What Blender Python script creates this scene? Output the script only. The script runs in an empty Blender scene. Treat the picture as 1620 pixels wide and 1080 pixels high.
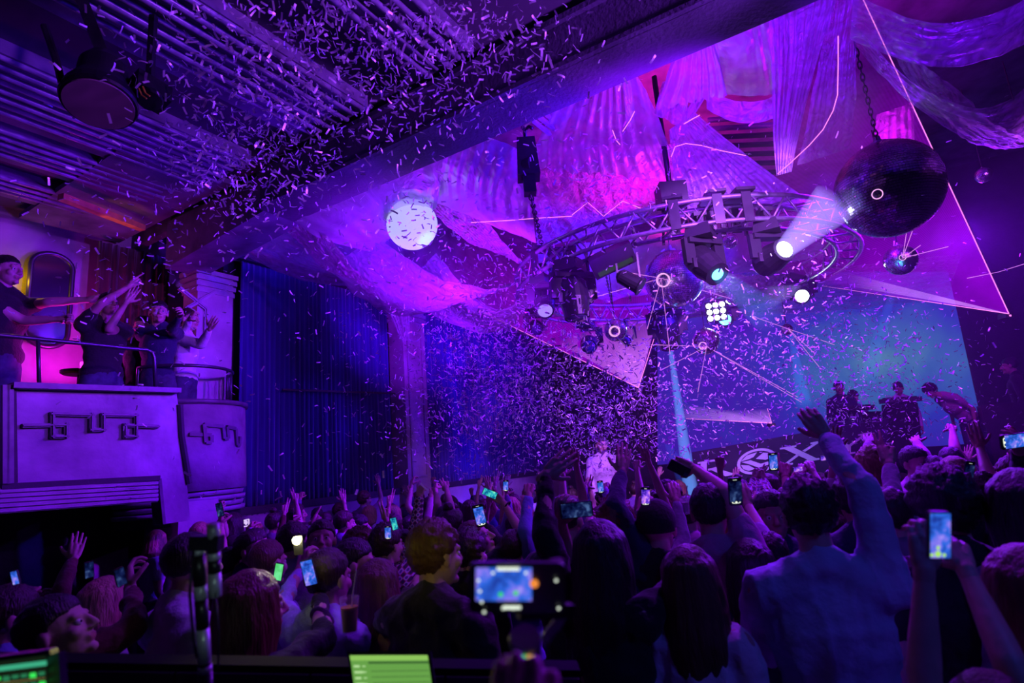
import bpy, math, random
import numpy as np
from mathutils import Vector, Matrix, noise
rnd = random.Random(7); nrs = np.random.RandomState(11)
S = bpy.context.scene
COL = S.collection
PI = math.pi
# ------------------------------------------------------------------ camera
FPX = 900.0
_th, _ro = math.radians(11.5), math.radians(4.5)
CAM = np.array([0, 0, 2.1])
FW = np.array([0, math.cos(_th), math.sin(_th)])
_U0 = np.array([0, -math.sin(_th), math.cos(_th)]); _R0 = np.array([1.0, 0, 0])
RT = math.cos(_ro) * _R0 - math.sin(_ro) * _U0
UP = math.cos(_ro) * _U0 + math.sin(_ro) * _R0
cd = bpy.data.cameras.new('camera'); cam = bpy.data.objects.new('camera', cd); COL.objects.link(cam)
cd.sensor_width = 36; cd.lens = FPX / 1620 * 36; cd.clip_start = 0.05; cd.clip_end = 100
cd.dof.use_dof = True; cd.dof.focus_distance = 5.5; cd.dof.aperture_fstop = 2.2
cam.matrix_world = Matrix(((RT[0], UP[0], -FW[0], CAM[0]), (RT[1], UP[1], -FW[1], CAM[1]), (RT[2], UP[2], -FW[2], CAM[2]), (0, 0, 0, 1)))
S.camera = cam
S.view_settings.view_transform = 'Standard'; S.view_settings.look = 'None'
S.view_settings.exposure = 0.0; S.view_settings.gamma = 1.0; S.view_settings.use_curve_mapping = False
S.render.engine = 'CYCLES'
S.cycles.max_bounces = 5; S.cycles.diffuse_bounces = 2; S.cycles.glossy_bounces = 3
S.cycles.transmission_bounces = 4; S.cycles.transparent_max_bounces = 16
S.cycles.sample_clamp_indirect = 2.0; S.cycles.sample_clamp_direct = 12.0
S.cycles.caustics_reflective = False; S.cycles.caustics_refractive = False
S.cycles.use_denoising = True
W = bpy.data.worlds.new('world'); S.world = W; W.use_nodes = True
W.node_tree.nodes['Background'].inputs[0].default_value = (0.10, 0.0, 0.55, 1)
W.node_tree.nodes['Background'].inputs[1].default_value = 0.02
AX = np.array([.515, .857, 0]); BX = np.array([.857, -.515, 0])     # along the hall / across the hall
Z = np.array([0, 0, 1.0])
def ray(x, y): return FW + (x - 810) / FPX * RT - (y - 540) / FPX * UP
def P(x, y, d): return CAM + ray(x, y) * d
def hit(x, y, n, c):
    r = ray(x, y); return CAM + r * ((c - CAM @ n) / (r @ n))
def WL(w, l, z=0): return AX * l + BX * w + Z * z
V = lambda p: Vector([float(a) for a in p])
def nrm(v): return v / max(1e-9, np.linalg.norm(v))

# ------------------------------------------------------------------ lights
def lamp(name, kind, loc, power, color, to=None, size=.1, angle=60, blend=.6):
    l = bpy.data.lights.new(name, kind); o = bpy.data.objects.new(name, l); COL.objects.link(o)
    l.energy = power; l.color = color; o.location = V(loc)
    if kind == 'AREA': l.shape = 'DISK'; l.size = size
    elif kind == 'SPOT': l.spot_size = math.radians(angle); l.spot_blend = blend; l.shadow_soft_size = size
    else: l.shadow_soft_size = size
    if to is not None: o.rotation_euler = (V(to) - V(loc)).to_track_quat('-Z', 'Y').to_euler()
    return o
VIO = (.20, .004, 1.0); BLU = (.045, .01, 1.0); MAG = (.62, .004, .75); PNK = (1.0, .01, .42); TEAL = (.02, .35, 1.0)
VIR = (.21, .004, 1.0)
for nm, pos_, pw, colr, to_, ang_ in (
    ('wash_light', WL(-1.5, 5.5, 4.3), 1700, VIR, WL(-6.3, 2.8, 2.5), 70), ('wash_light', WL(-1.0, 5.0, 4.6), 560, (.04, .003, 1.0), WL(-5.8, 2.2, 5.4), 75),
    ('wash_light', WL(-1.0, 7.5, 4.5), 3200, (.04, .004, 1.0), WL(-7.3, 7, 3.6), 85), ('wash_light', WL(-2.0, 9.5, 4.6), 1500, (.10, .003, 1.0), WL(-7.3, 9.5, 3.2), 80),
    ('wash_light', WL(-3.4, 4.6, 3.2), 240, (.12, .004, 1.0), WL(-5.6, 3.6, 5.2), 90),
    ('dome_light', WL(-1.6, 6.6, 4.9), 380, MAG, WL(-2.4, 6.2, 7.2), 130), ('dome_light', WL(.6, 7.5, 5.0), 300, MAG, WL(.8, 6.6, 7.4), 130),
    ('dome_light', WL(-4.4, 5.2, 3.7), 420, (.26, .004, 1.0), WL(-4.4, 5.6, 6.8), 120), ('dome_light', WL(-3.0, 5.2, 3.7), 700, (.3, .01, 1.0), WL(-4.6, 7.4, 5.6), 90),
    ('dome_light', WL(-1.6, 7.6, 5.0), 520, PNK, WL(-2.0, 8.6, 6.6), 100), ('dome_light', WL(2.4, 6.0, 4.6), 170, (.06, .004, 1.0), WL(2.8, 4.6, 6.6), 120),
    ('drape_light', WL(-.8, 4.3, 4.1), 330, (.22, .004, 1.0), WL(-1.6, 5.6, 6.4), 120), ('drape_light', WL(1.4, 3.6, 3.8), 300, (.14, .004, 1.0), WL(1.2, 4.6, 6.0), 90),
    ('crowd_light', WL(-1.5, 8.5, 4.6), 1500, VIR, WL(-1.2, 3.4, 1.5), 100), ('crowd_light', WL(1.5, 9.5, 4.6), 1700, VIR, WL(.8, 4.5, 1.5), 100),
    ('crowd_light', WL(0, 6.5, 4.8), 900, VIR, WL(.4, 7.5, 1.5), 110), ('crowd_light', WL(-4.5, 6.3, 4.6), 700, VIR, WL(-4.6, 3.6, 1.5), 100),
    ('confetti_fill', WL(.5, 3.9, 4.4), 2600, (.45, .10, 1.0), WL(-2.6, 8.0, 3.2), 52), ('confetti_fill', WL(2.2, 3.2, 4.3), 1600, (.32, .05, 1.0), WL(-1.8, 2.6, 4.9), 52),  # unseen spots added to make the confetti brighter
    ('confetti_fill', WL(2.6, 5.2, 4.6), 380, (.5, .06, 1.0), WL(-.5, 9.5, 3.4), 70),
    ('stage_light', WL(1.5, 10.0, 4.8), 200, (.4, .01, 1.0), WL(.2, 12.2, 2.2), 90)):
    lamp(nm, 'SPOT', pos_, pw, colr, to=to_, size=.12, angle=ang_)
lamp('wash_light', 'SPOT', WL(-4.6, 6.4, 3.3), 420, VIR, to=WL(-7.0, 8.0, 5.2), size=.1, angle=70)  # extra unseen spot added to brighten the pilaster top and its drape
lamp('banner_fill', 'SPOT', WL(1.2, 7.4, 4.3), 260, (.30, .45, 1.0), to=(BQc := P(1245, 725, 9.7)), size=.1, angle=24)  # unseen spot added to brighten the banner lettering
lamp('front_light', 'SPOT', WL(1.9, .9, 3.9), 60, (.05, .08, 1.0), to=P(1290, 980, 2.2), size=.1, angle=46)
lamp('desk_light', 'SPOT', P(560, 900, .6), 13, (1.0, .82, .05), to=P(680, 815, 2.6), size=.03, angle=25, blend=1)
lamp('pole_fill', 'SPOT', P(420, 960, .7), 1.1, (.7, 1.0, .95), to=P(325, 930, 1.25), size=.03, angle=26)  # unseen spot added to brighten the pale bands of the pole
lamp('crowd_light', 'SPOT', P(640, 150, 3.2), 90, (.22, .015, 1.0), to=P(300, 980, 2.4), size=.1, angle=42)  # unseen spot added so the left-hand crowd shows more
lamp('crowd_light', 'SPOT', WL(-.2, 4.2, 4.6), 260, (.30, .008, 1.0), to=P(1100, 900, 2.6), size=.1, angle=70)
lamp('niche_light', 'SPOT', WL(-7.7, 2.7, 3.1), 26, (1.0, .14, .01), to=WL(-8.4, 2.75, 2.5), size=.1, angle=95)
lamp('niche_light', 'POINT', WL(-7.9, 3.0, 3.6), 30, (.75, .008, .75), size=.1)
lamp('mirror_light', 'POINT', hit(34, 440, BX, -8.22), 2.0, (1.0, .55, .0), size=.04)
lamp('ledge_light', 'SPOT', hit(185, 400, Z, 4.75), 5, (1.0, .2, .02), to=hit(190, 348, Z, 5.24), size=.03, angle=60)

# ------------------------------------------------------------------ materials
MATS = {}
def mat(name, base=(.5, .5, .5), rough=.6, metal=0., var=0., vscale=3., bump=0., bscale=30., emit=None, es=0., spec=.5, trans=0., sheen=0., stretch=None, alpha=1.0):
    if name in MATS: return MATS[name]
    m = bpy.data.materials.new(name); m.use_nodes = True; nt = m.node_tree; b = nt.nodes['Principled BSDF']
    b.inputs['Base Color'].default_value = (*base, 1); b.inputs['Roughness'].default_value = rough
    b.inputs['Metallic'].default_value = metal; b.inputs['Specular IOR Level'].default_value = spec
    b.inputs['Transmission Weight'].default_value = trans; b.inputs['Alpha'].default_value = alpha
    if sheen: b.inputs['Sheen Weight'].default_value = sheen
    if emit: b.inputs['Emission Color'].default_value = (*emit, 1); b.inputs['Emission Strength'].default_value = es
    tc = nt.nodes.new('ShaderNodeTexCoord'); src = tc.outputs['Object']
    if stretch:
        mp = nt.nodes.new('ShaderNodeMapping'); mp.inputs['Scale'].default_value = stretch; nt.links.new(src, mp.inputs[0]); src = mp.outputs[0]
    if var:
        n = nt.nodes.new('ShaderNodeTexNoise'); n.inputs['Scale'].default_value = vscale; n.inputs['Detail'].default_value = 5; nt.links.new(src, n.inputs['Vector'])
        r = nt.nodes.new('ShaderNodeValToRGB'); r.color_ramp.elements[0].position = .3; r.color_ramp.elements[1].position = .72
        r.color_ramp.elements[0].color = (*[c * (1 - var) for c in base], 1); r.color_ramp.elements[1].color = (*[min(1, c * (1 + var)) for c in base], 1)
        nt.links.new(n.outputs[0], r.inputs[0]); nt.links.new(r.outputs[0], b.inputs['Base Color'])
    if bump:
        n = nt.nodes.new('ShaderNodeTexNoise'); n.inputs['Scale'].default_value = bscale; n.inputs['Detail'].default_value = 4; nt.links.new(src, n.inputs['Vector'])
        bp = nt.nodes.new('ShaderNodeBump'); bp.inputs['Strength'].default_value = bump; bp.inputs['Distance'].default_value = .02
        nt.links.new(n.outputs[0], bp.inputs['Height']); nt.links.new(bp.outputs[0], b.inputs['Normal'])
    MATS[name] = m; return m
def emat(name, col, st):
    if name in MATS: return MATS[name]
    m = bpy.data.materials.new(name); m.use_nodes = True; nt = m.node_tree; nt.nodes.clear()
    e = nt.nodes.new('ShaderNodeEmission'); e.inputs[0].default_value = (*col, 1); e.inputs[1].default_value = st
    o = nt.nodes.new('ShaderNodeOutputMaterial'); nt.links.new(e.outputs[0], o.inputs[0]); MATS[name] = m; return m
def screen_mat(name, cols, scale=6, st=1.2):
    """Backlit display with a procedural picture; cols = [(pos, rgb), ...]"""
    if name in MATS: return MATS[name]
    m = bpy.data.materials.new(name); m.use_nodes = True; nt = m.node_tree; nt.nodes.clear()
    tc = nt.nodes.new('ShaderNodeTexCoord'); n = nt.nodes.new('ShaderNodeTexNoise'); n.inputs['Scale'].default_value = scale; n.inputs['Detail'].default_value = 3
    n.inputs['Distortion'].default_value = .4
    r = nt.nodes.new('ShaderNodeValToRGB'); els = r.color_ramp.elements
    while len(els) < len(cols): els.new(.5)
    for e, (p, c) in zip(els, cols): e.position = p; e.color = (*c, 1)
    e = nt.nodes.new('ShaderNodeEmission'); e.inputs[1].default_value = st; o = nt.nodes.new('ShaderNodeOutputMaterial')
    nt.links.new(tc.outputs['Object'], n.inputs['Vector']); nt.links.new(n.outputs[0], r.inputs[0]); nt.links.new(r.outputs[0], e.inputs[0]); nt.links.new(e.outputs[0], o.inputs[0])
    MATS[name] = m; return m

M_plaster = mat('rough_plaster', (.34, .30, .36), .85, var=.45, vscale=2.2, bump=.5, bscale=9)
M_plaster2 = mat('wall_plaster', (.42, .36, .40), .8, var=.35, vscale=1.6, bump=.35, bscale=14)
M_trimp = mat('painted_moulding', (.36, .32, .38), .6, var=.2, vscale=6, bump=.2)
M_relief = mat('dark_relief', (.13, .11, .15), .45, var=.3, vscale=8)
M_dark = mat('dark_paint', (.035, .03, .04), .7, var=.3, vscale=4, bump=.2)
M_ceil = mat('ceiling_paint', (.10, .08, .12), .75, var=.4, vscale=1.2, bump=.3, bscale=6)
M_rib = mat('ceiling_rib', (.30, .26, .38), .28, var=.35, vscale=3, stretch=(3, 3, 3))
M_soffit = mat('soffit_paint', (.20, .16, .26), .8, var=.5, vscale=2.5, bump=.4, bscale=10)
M_beam = mat('beam_paint', (.10, .08, .13), .7, var=.4, vscale=2, bump=.3)
M_floor = mat('floor_boards', (.05, .045, .05), .5, var=.3, vscale=5)
M_curt = mat('velvet_curtain', (.035, .02, .26), .9, sheen=.5, var=.35, vscale=2.5, stretch=(4, 4, .3))
M_curtb = mat('brown_curtain', (.10, .035, .02), .9, sheen=.4, var=.4, vscale=3, stretch=(5, 5, .3))
M_metal = mat('brushed_truss', (.40, .38, .44), .3, .9, var=.2, vscale=20)
M_black = mat('black_metal', (.018, .018, .022), .4, .3, var=.3, vscale=10)
M_blackp = mat('black_plastic', (.015, .015, .018), .35)
M_rail = mat('rail_metal', (.10, .09, .12), .35, .7)
M_mirror = mat('mirror_glass', (.92, .92, .95), .16, 1.0)
M_mirrord = mat('dark_mirror', (.30, .28, .34), .16, 1.0)
M_matte = mat('matte_black', (.006, .006, .008), .95, spec=.1)
M_orange = mat('varnished_wood', (.55, .26, .10), .5, var=.3, vscale=10)
M_skin = mat('skin', (.52, .33, .27), .5, var=.10, vscale=12, bump=.08, bscale=60)
M_skind = mat('skin_tan', (.36, .21, .16), .5, var=.10, vscale=12, bump=.08, bscale=60)
M_eye = mat('eye', (.02, .015, .015), .1)
M_lip = mat('lip', (.42, .16, .15), .45)
M_shoe = mat('shoe_leather', (.03, .03, .03), .4)
M_jean = mat('denim', (.05, .06, .10), .85, var=.3, vscale=25)
M_white = mat('white_paint', (.75, .75, .78), .5)

# ------------------------------------------------------------------ mesh builder
class MB:
    def __init__(s): s.v = []; s.n = 0; s.q = []; s.t = []; s.qm = []; s.tm = []
    def add(s, v, q=None, t=None, m=0):
        v = np.asarray(v, float).reshape(-1, 3)
        if q is not None and len(q): q = np.asarray(q, int).reshape(-1, 4) + s.n; s.q.append(q); s.qm.append(np.full(len(q), m))
        if t is not None and len(t): t = np.asarray(t, int).reshape(-1, 3) + s.n; s.t.append(t); s.tm.append(np.full(len(t), m))
        s.v.append(v); s.n += len(v); return s
    def verts(s): return np.concatenate(s.v)
    def box(s, c, size, ax=None, m=0, taper=1.0):
        c = np.asarray(c, float); h = np.asarray(size, float) / 2
        ax = np.eye(3) if ax is None else np.asarray(ax, float)
        k = np.array([(x, y, z) for z in (-1, 1) for y in (-1, 1) for x in (-1, 1)], float)
        k[4:, :2] *= taper
        s.add(c + (k * h) @ ax, [(0, 2, 3, 1), (4, 5, 7, 6), (0, 1, 5, 4), (2, 6, 7, 3), (0, 4, 6, 2), (1, 3, 7, 5)], m=m); return s
    def bar(s, a, b, w, h=None, up=Z, m=0):
        a = np.asarray(a, float); b = np.asarray(b, float); h = w if h is None else h
        d = nrm(b - a); x = np.cross(d, up); x = nrm(x) if np.linalg.norm(x) > 1e-4 else np.array([1., 0, 0]); u = np.cross(x, d)
        s.box((a + b) / 2, (w, np.linalg.norm(b - a), h), ax=[x, d, u], m=m); return s
    def tube(s, pts, rad, n=8, caps=True, m=0, closed=False):
        pts = np.asarray(pts, float); k = len(pts); rad = np.full(k, rad, float) if np.isscalar(rad) else np.asarray(rad, float)
        if closed: tan = np.roll(pts, -1, 0) - np.roll(pts, 1, 0)
        else: tan = np.gradient(pts, axis=0)
        tan = tan / np.maximum(1e-9, np.linalg.norm(tan, axis=1))[:, None]
        ref = np.array([0, 0, 1.]) if abs(tan[0][2]) < .9 else np.array([1., 0, 0])
        u = nrm(np.cross(tan[0], ref)); vs = []
        a = np.arange(n) * 2 * PI / n
        for i in range(k):
            u = nrm(u - tan[i] * (u @ tan[i])); w = np.cross(tan[i], u)
            vs.append(pts[i] + rad[i] * (np.cos(a)[:, None] * u + np.sin(a)[:, None] * w))
        vs = np.concatenate(vs); q = []
        for i in range(k if closed else k - 1):
            i2 = (i + 1) % k
            for j in range(n):
                j2 = (j + 1) % n; q.append((i * n + j, i * n + j2, i2 * n + j2, i2 * n + j))
        t = []
        if caps and not closed:
            vs = np.concatenate([vs, pts[:1], pts[-1:]]); c0 = k * n; c1 = c0 + 1
            for j in range(n):
                j2 = (j + 1) % n; t.append((c0, j2, j)); t.append((c1, (k - 1) * n + j, (k - 1) * n + j2))
        s.add(vs, q, t, m); return s
    def capsule(s, a, ra, b, rb, n=10, m=0):
        a = np.asarray(a, float); b = np.asarray(b, float); d = b - a; L = np.linalg.norm(d)
        d = d / L if L > 1e-6 else np.array([0, 0, 1.]); pts = []; r = []
        for th in (.05, .45, .9): pts.append(a - d * ra * math.cos(th)); r.append(ra * math.sin(th))
        pts.append(a); r.append(ra); pts.append(b); r.append(rb)
        for th in (.9, .45, .05): pts.append(b + d * rb * math.cos(th)); r.append(rb * math.sin(th))
        return s.tube(pts, r, n, m=m)
    def ell(s, c, r, ax=None, n=14, k=9, m=0, fn=None):
        th = (np.arange(k - 1) + 1) * PI / k; ph = np.arange(n) * 2 * PI / n
        v = [(math.sin(t) * math.cos(p), math.sin(t) * math.sin(p), math.cos(t)) for t in th for p in ph] + [(0, 0, 1), (0, 0, -1)]
        v = np.array(v); v = v if fn is None else fn(v); v = v * np.asarray(r, float)
        if ax is not None: v = v @ np.asarray(ax, float)
        q = []
        for i in range(k - 2):
            for j in range(n):
                j2 = (j + 1) % n; q.append((i * n + j, (i + 1) * n + j, (i + 1) * n + j2, i * n + j2))
        top = (k - 1) * n; t = []
        for j in range(n):
            j2 = (j + 1) % n; t.append((top, j, j2)); t.append((top + 1, (k - 2) * n + j2, (k - 2) * n + j))
        s.add(v + np.asarray(c, float), q, t, m); return s
    def lathe(s, prof, c=(0, 0, 0), ax=None, n=20, m=0):
        """prof = [(radius, height), ...] about local z, closed at both ends"""
        a = np.arange(n) * 2 * PI / n; vs = []
        for r, h in prof: vs.append(np.stack([r * np.cos(a), r * np.sin(a), np.full(n, h)], 1))
        k = len(prof); vs = np.concatenate(vs + [np.array([[0, 0, prof[0][1]], [0, 0, prof[-1][1]]])]); q = []; t = []
        for i in range(k - 1):
            for j in range(n):
                j2 = (j + 1) % n; q.append((i * n + j, i * n + j2, (i + 1) * n + j2, (i + 1) * n + j))
        for j in range(n):
            j2 = (j + 1) % n; t.append((k * n, j2, j)); t.append((k * n + 1, (k - 1) * n + j, (k - 1) * n + j2))
        if ax is not None: vs = vs @ np.asarray(ax, float)
        s.add(vs + np.asarray(c, float), q, t, m); return s
    def prism(s, poly, off, m=0):
        """poly: planar 3D outline (list), off: extrusion vector; walls + two n-gon faces as fans"""
        p = np.asarray(poly, float); k = len(p); off = np.asarray(off, float)
        from mathutils.geometry import tessellate_polygon
        tri = tessellate_polygon([[V(x) for x in p]])
        t = [tuple(a) for a in tri]; t2 = [tuple(x + k for x in a[::-1]) for a in t]
        s.add(np.concatenate([p, p + off]), [(i, (i + 1) % k, (i + 1) % k + k, i + k) for i in range(k)], t + t2, m); return s
    def sheet(s, fn, nu, nv, m=0):
        """fn(u,v)->xyz with u,v arrays"""
        u, v = np.meshgrid(np.linspace(0, 1, nu), np.linspace(0, 1, nv), indexing='ij')
        p = fn(u.ravel(), v.ravel()); q = []
        i = np.arange(nu - 1)[:, None] * nv + np.arange(nv - 1)[None]; i = i.ravel()
        s.add(p, np.stack([i, i + nv, i + nv + 1, i + 1], 1), m=m); return s
    def mesh(s, name, mats=(), smooth=False, origin=None):
        v = s.verts() if s.v else np.zeros((0, 3))
        if origin is not None: v = v - np.asarray(origin)
        q = np.concatenate(s.q) if s.q else np.zeros((0, 4), int); t = np.concatenate(s.t) if s.t else np.zeros((0, 3), int)
        mi = np.concatenate((s.qm or [np.zeros(0, int)]) + (s.tm or [np.zeros(0, int)])).astype(np.int32)
        me = bpy.data.meshes.new(name); me.vertices.add(len(v)); me.vertices.foreach_set('co', v.astype(np.float32).ravel())
        nl = len(q) * 4 + len(t) * 3; me.loops.add(nl); me.loops.foreach_set('vertex_index', np.concatenate([q.ravel(), t.ravel()]).astype(np.int32))
        me.polygons.add(len(q) + len(t))
        me.polygons.foreach_set('loop_start', np.concatenate([np.arange(len(q)) * 4, len(q) * 4 + np.arange(len(t)) * 3]).astype(np.int32))
        me.polygons.foreach_set('material_index', mi)
        me.polygons.foreach_set('use_smooth', np.full(len(mi), smooth))
        for m in (mats if isinstance(mats, (list, tuple)) else [mats]): me.materials.append(m)
        me.update(calc_edges=True); me.validate(); return me
def link(name, me, parent=None, loc=None, mw=None):
    o = bpy.data.objects.new(name, me); COL.objects.link(o)
    if parent is not None: o.parent = parent
    if mw is not None: o.matrix_local = mw
    elif loc is not None: o.location = V(loc)
    return o
def tag(o, label=None, cat=None, group=None, kind=None):
    if label: o['label'] = label
    if cat: o['category'] = cat
    if group: o['group'] = group
    if kind: o['kind'] = kind
    return o
def build(name, mb, mats, parent=None, smooth=False, origin=None):
    """origin in world space; a child is given its parent-relative location"""
    if origin is None: origin = mb.verts().mean(0) if parent is None else np.zeros(3)
    par = np.array(parent.location) if parent is not None else np.zeros(3)
    if parent is not None and not np.any(origin): origin = par
    o = link(name, mb.mesh(name, mats, smooth, origin), parent, loc=np.asarray(origin) - par); return o
def empty(name, loc, label=None, cat=None, group=None):
    o = bpy.data.objects.new(name, None); COL.objects.link(o); o.location = V(loc); o.empty_display_size = .1
    return tag(o, label, cat, group)
def struct(name, mb, mats, smooth=False):
    o = build(name, mb, mats, None, smooth, np.zeros(3) + 1e-9); o['kind'] = 'structure'; return o
def frame_z(z, hint=Z):
    """rows x,y,z of an orthonormal frame whose z is given"""
    z = nrm(np.asarray(z, float)); x = np.cross(hint, z)
    x = nrm(x) if np.linalg.norm(x) > 1e-3 else np.array([1., 0, 0]); return np.array([x, np.cross(z, x), z])
def smn(p, k, seed=0):
    """cheap smooth pseudo-noise"""
    r = np.random.RandomState(seed); o = np.zeros(len(p))
    for i in range(4):
        a, b = r.randn(3), r.randn(3); a /= np.linalg.norm(a); b /= np.linalg.norm(b)
        o += np.sin(p @ a * k * (1 + .6 * i) + 1.7 * np.sin(p @ b * k * .7 + r.rand() * 6) + r.rand() * 6) / (1 + .5 * i)
    return o / 2.2
def remesh_batch(jobs):
    """jobs: list of (MB, voxel, smooth iterations) -> list of (verts, quads)"""
    objs = []
    for mb, vox, it in jobs:
        o = link('temp', mb.mesh('temp')); m = o.modifiers.new('r', 'REMESH'); m.mode = 'VOXEL'; m.voxel_size = vox
        if it: k = o.modifiers.new('s', 'SMOOTH'); k.factor = .5; k.iterations = it
        objs.append(o)
    dg = bpy.context.evaluated_depsgraph_get(); dg.update(); out = []
    for o in objs:
        me = o.evaluated_get(dg).to_mesh(); v = np.empty(len(me.vertices) * 3, np.float32); me.vertices.foreach_get('co', v)
        q = np.empty(len(me.loops), np.int32); me.loops.foreach_get('vertex_index', q)
        out.append((v.reshape(-1, 3).astype(float), q.reshape(-1, 4).astype(int)))
    for o in objs:
        me = o.data; bpy.data.objects.remove(o); bpy.data.meshes.remove(me)
    return out
def vnormals(v, q):
    n = np.zeros_like(v); f = np.cross(v[q[:, 2]] - v[q[:, 0]], v[q[:, 3]] - v[q[:, 1]])
    for k in range(4): np.add.at(n, q[:, k], f)
    return n / np.maximum(1e-12, np.linalg.norm(n, axis=1))[:, None]
# ================================================================== THE SETTING
CZ = 5.42
def slab(name, poly, off, m): return struct(name, MB().prism(poly, off), m)
slab('floor', [WL(-9.5, -2), WL(4.5, -2), WL(4.5, 16), WL(-9.5, 16)], (0, 0, -.15), M_floor)
# left hall wall: low plaster dado wall, curtained bays, pilasters
slab('wall_left_dado', [WL(-7.3, 4.3, 0), WL(-7.3, 14.5, 0), WL(-7.3, 14.5, 1.62), WL(-7.3, 4.3, 1.62)], -BX * .2, M_plaster2)
slab('wall_left', [WL(-7.55, 4.62, 0), WL(-7.55, 14.5, 0), WL(-7.55, 14.5, 7.4), WL(-7.55, 4.62, 7.4)], -BX * .2, M_dark)
slab('trim_1', [WL(-7.28, 4.3, 1.62), WL(-7.28, 14.5, 1.62), WL(-7.28, 14.5, 1.72), WL(-7.28, 4.3, 1.72)], -BX * .27, M_dark)
slab('wall_left_upper', [WL(-7.3, 4.2, 5.25), WL(-7.3, 14.5, 5.25), WL(-7.3, 14.5, 7.4), WL(-7.3, 4.2, 7.4)], -BX * .2, M_plaster)
slab('wall_back', [WL(-7.6, 14.6, 0), WL(4.5, 14.6, 0), WL(4.5, 14.6, 7.4), WL(-7.6, 14.6, 7.4)], AX * .2, M_dark)
slab('wall_right', [WL(3.9, -2, 0), WL(3.9, 14.6, 0), WL(3.9, 14.6, 7.4), WL(3.9, -2, 7.4)], BX * .2, M_dark)
slab('wall_front', [WL(-9.5, -2, 0), WL(4.1, -2, 0), WL(4.1, -2, 7.4), WL(-9.5, -2, 7.4)], -AX * .2, M_dark)
slab('ceiling', [WL(-9.6, -2, CZ + .12), WL(4.1, -2, CZ + .12), WL(4.1, 3.7, CZ + .12), WL(-9.6, 3.7, CZ + .12)], (0, 0, .15), M_ceil)
slab('ceiling_dome', [WL(-7.6, 3.7, 7.4), WL(4.1, 3.7, 7.4), WL(4.1, 14.6, 7.4), WL(-7.6, 14.6, 7.4)], (0, 0, .15), M_soffit)
slab('wall_above_beam', [WL(-9.6, 3.75, 5.4), WL(4.1, 3.75, 5.4), WL(4.1, 3.75, 7.4), WL(-9.6, 3.75, 7.4)], AX * .1, M_soffit)
slab('wall_balcony', [WL(-8.4, -2, 0), WL(-8.4, 4.6, 0), WL(-8.4, 4.6, 5.6), WL(-8.4, -2, 5.6)], -BX * .2, M_plaster2)
slab('wall_balcony_end', [WL(-8.5, 4.6, 0), WL(-7.55, 4.6, 0), WL(-7.55, 4.6, 5.6), WL(-8.5, 4.6, 5.6)], AX * .15, M_dark)
# big beam across the hall
slab('beam', [WL(-5.3, 3.63, 5.0), WL(4.0, 3.63, 5.0), WL(4.0, 3.63, 5.44), WL(-5.3, 3.63, 5.44)], AX * .45, M_beam)
b = MB(); b.prism([WL(-7.4, 3.72, 4.85), WL(-5.3, 3.68, 5.0), WL(-5.3, 3.68, 5.44), WL(-7.4, 3.72, 5.5)], AX * .5); struct('trim_2', b, M_soffit)
b = MB().bar(WL(-5.3, 3.61, 5.42), WL(4, 3.61, 5.42), .05, .05); b.bar(WL(-5.3, 3.61, 5.02), WL(4, 3.61, 5.02), .05, .04); struct('trim_3', b, M_beam)
# ribbed coves on the low ceiling
k = 4
for w0, n, l0, l1 in ((-2.3, 5, .3, 3.5), (-3.55, 7, .6, 3.5), (-5.2, 8, .6, 3.4), (-6.35, 5, .4, 3.2), (-7.35, 4, 1.2, 2.9)):
    base = MB().box(WL(w0 - n * .055, (l0 + l1) / 2, CZ + .06), (n * .13, l1 - l0, .12), ax=[BX, AX, Z])
    struct('trim_%d' % k, base, M_soffit); par = bpy.data.objects['trim_%d' % k]
    proto = None
    for i in range(n):
        w = w0 - i * .115
        if proto is None:
            me = MB().lathe([(.02, -(l1 - l0) / 2), (.026, -(l1 - l0) / 2 + .01), (.026, (l1 - l0) / 2 - .01), (.02, (l1 - l0) / 2)], ax=[BX, Z, AX], n=8).mesh('rib', [M_rib], True); proto = me
        p = WL(w + .03, (l0 + l1) / 2 + rnd.uniform(-.04, .04), CZ - .005 - .006 * (i % 3))
        link('rib', proto, par, loc=p)
    k += 1
slab('trim_%d' % k, [WL(-6.9, 2.45, CZ - .02), WL(-5.9, 2.45, CZ - .02), WL(-5.7, 3.55, CZ - .02), WL(-8.3, 3.55, CZ - .02), WL(-8.3, 2.45, CZ - .02)], (0, 0, .06), M_soffit); k += 1
# wooden ledge lit orange
b = MB().bar(hit(96, 311, Z, 5.24), hit(226, 361, Z, 5.24), .09, .07); tag(build('wall_ledge', b, M_orange), 'narrow varnished wooden ledge high above the balcony', 'ledge')

# balcony: straight front, deck, curved bow
BW = -6.2
def bp_(x, y, w=BW): return hit(x, y, BX, w)
bal = empty('balcony', WL(BW, 2.6, 2.1), 'plastered balcony with meander relief and ribbed skirt, left of the hall', 'balcony')
out = [(20, 613), (279, 620), (290, 700), (301, 823), (257, 829), (250, 755), (0, 771)]
build('front_panel', MB().prism([bp_(*q) for q in out], -BX * .18), M_plaster, bal)
ext = [WL(BW, 1.92, 3.05), WL(BW, 1.92, 2.2), WL(BW, -1.5, 2.2), WL(BW, -1.5, 3.05)]
b = MB().bar(bp_(14, 611) + BX * .03, bp_(278, 619) + BX * .03, .16, .05); build('coping', b, M_relief, bal)
b = MB()
for xs in (5, 12):
    b.bar(bp_(xs, 610) + BX * .04, bp_(xs, 765) + BX * .04, .045, .05, up=BX)
build('corner_strip', b, M_relief, bal)
b = MB().bar(bp_(20, 614) + BX * .01, bp_(22, 764) + BX * .01, .035, .04, up=BX); b.bar(bp_(0, 770) + BX * .02, bp_(250, 756) + BX * .02, .05, .05); build('shadow_gap_strip', b, M_dark, bal)
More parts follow.
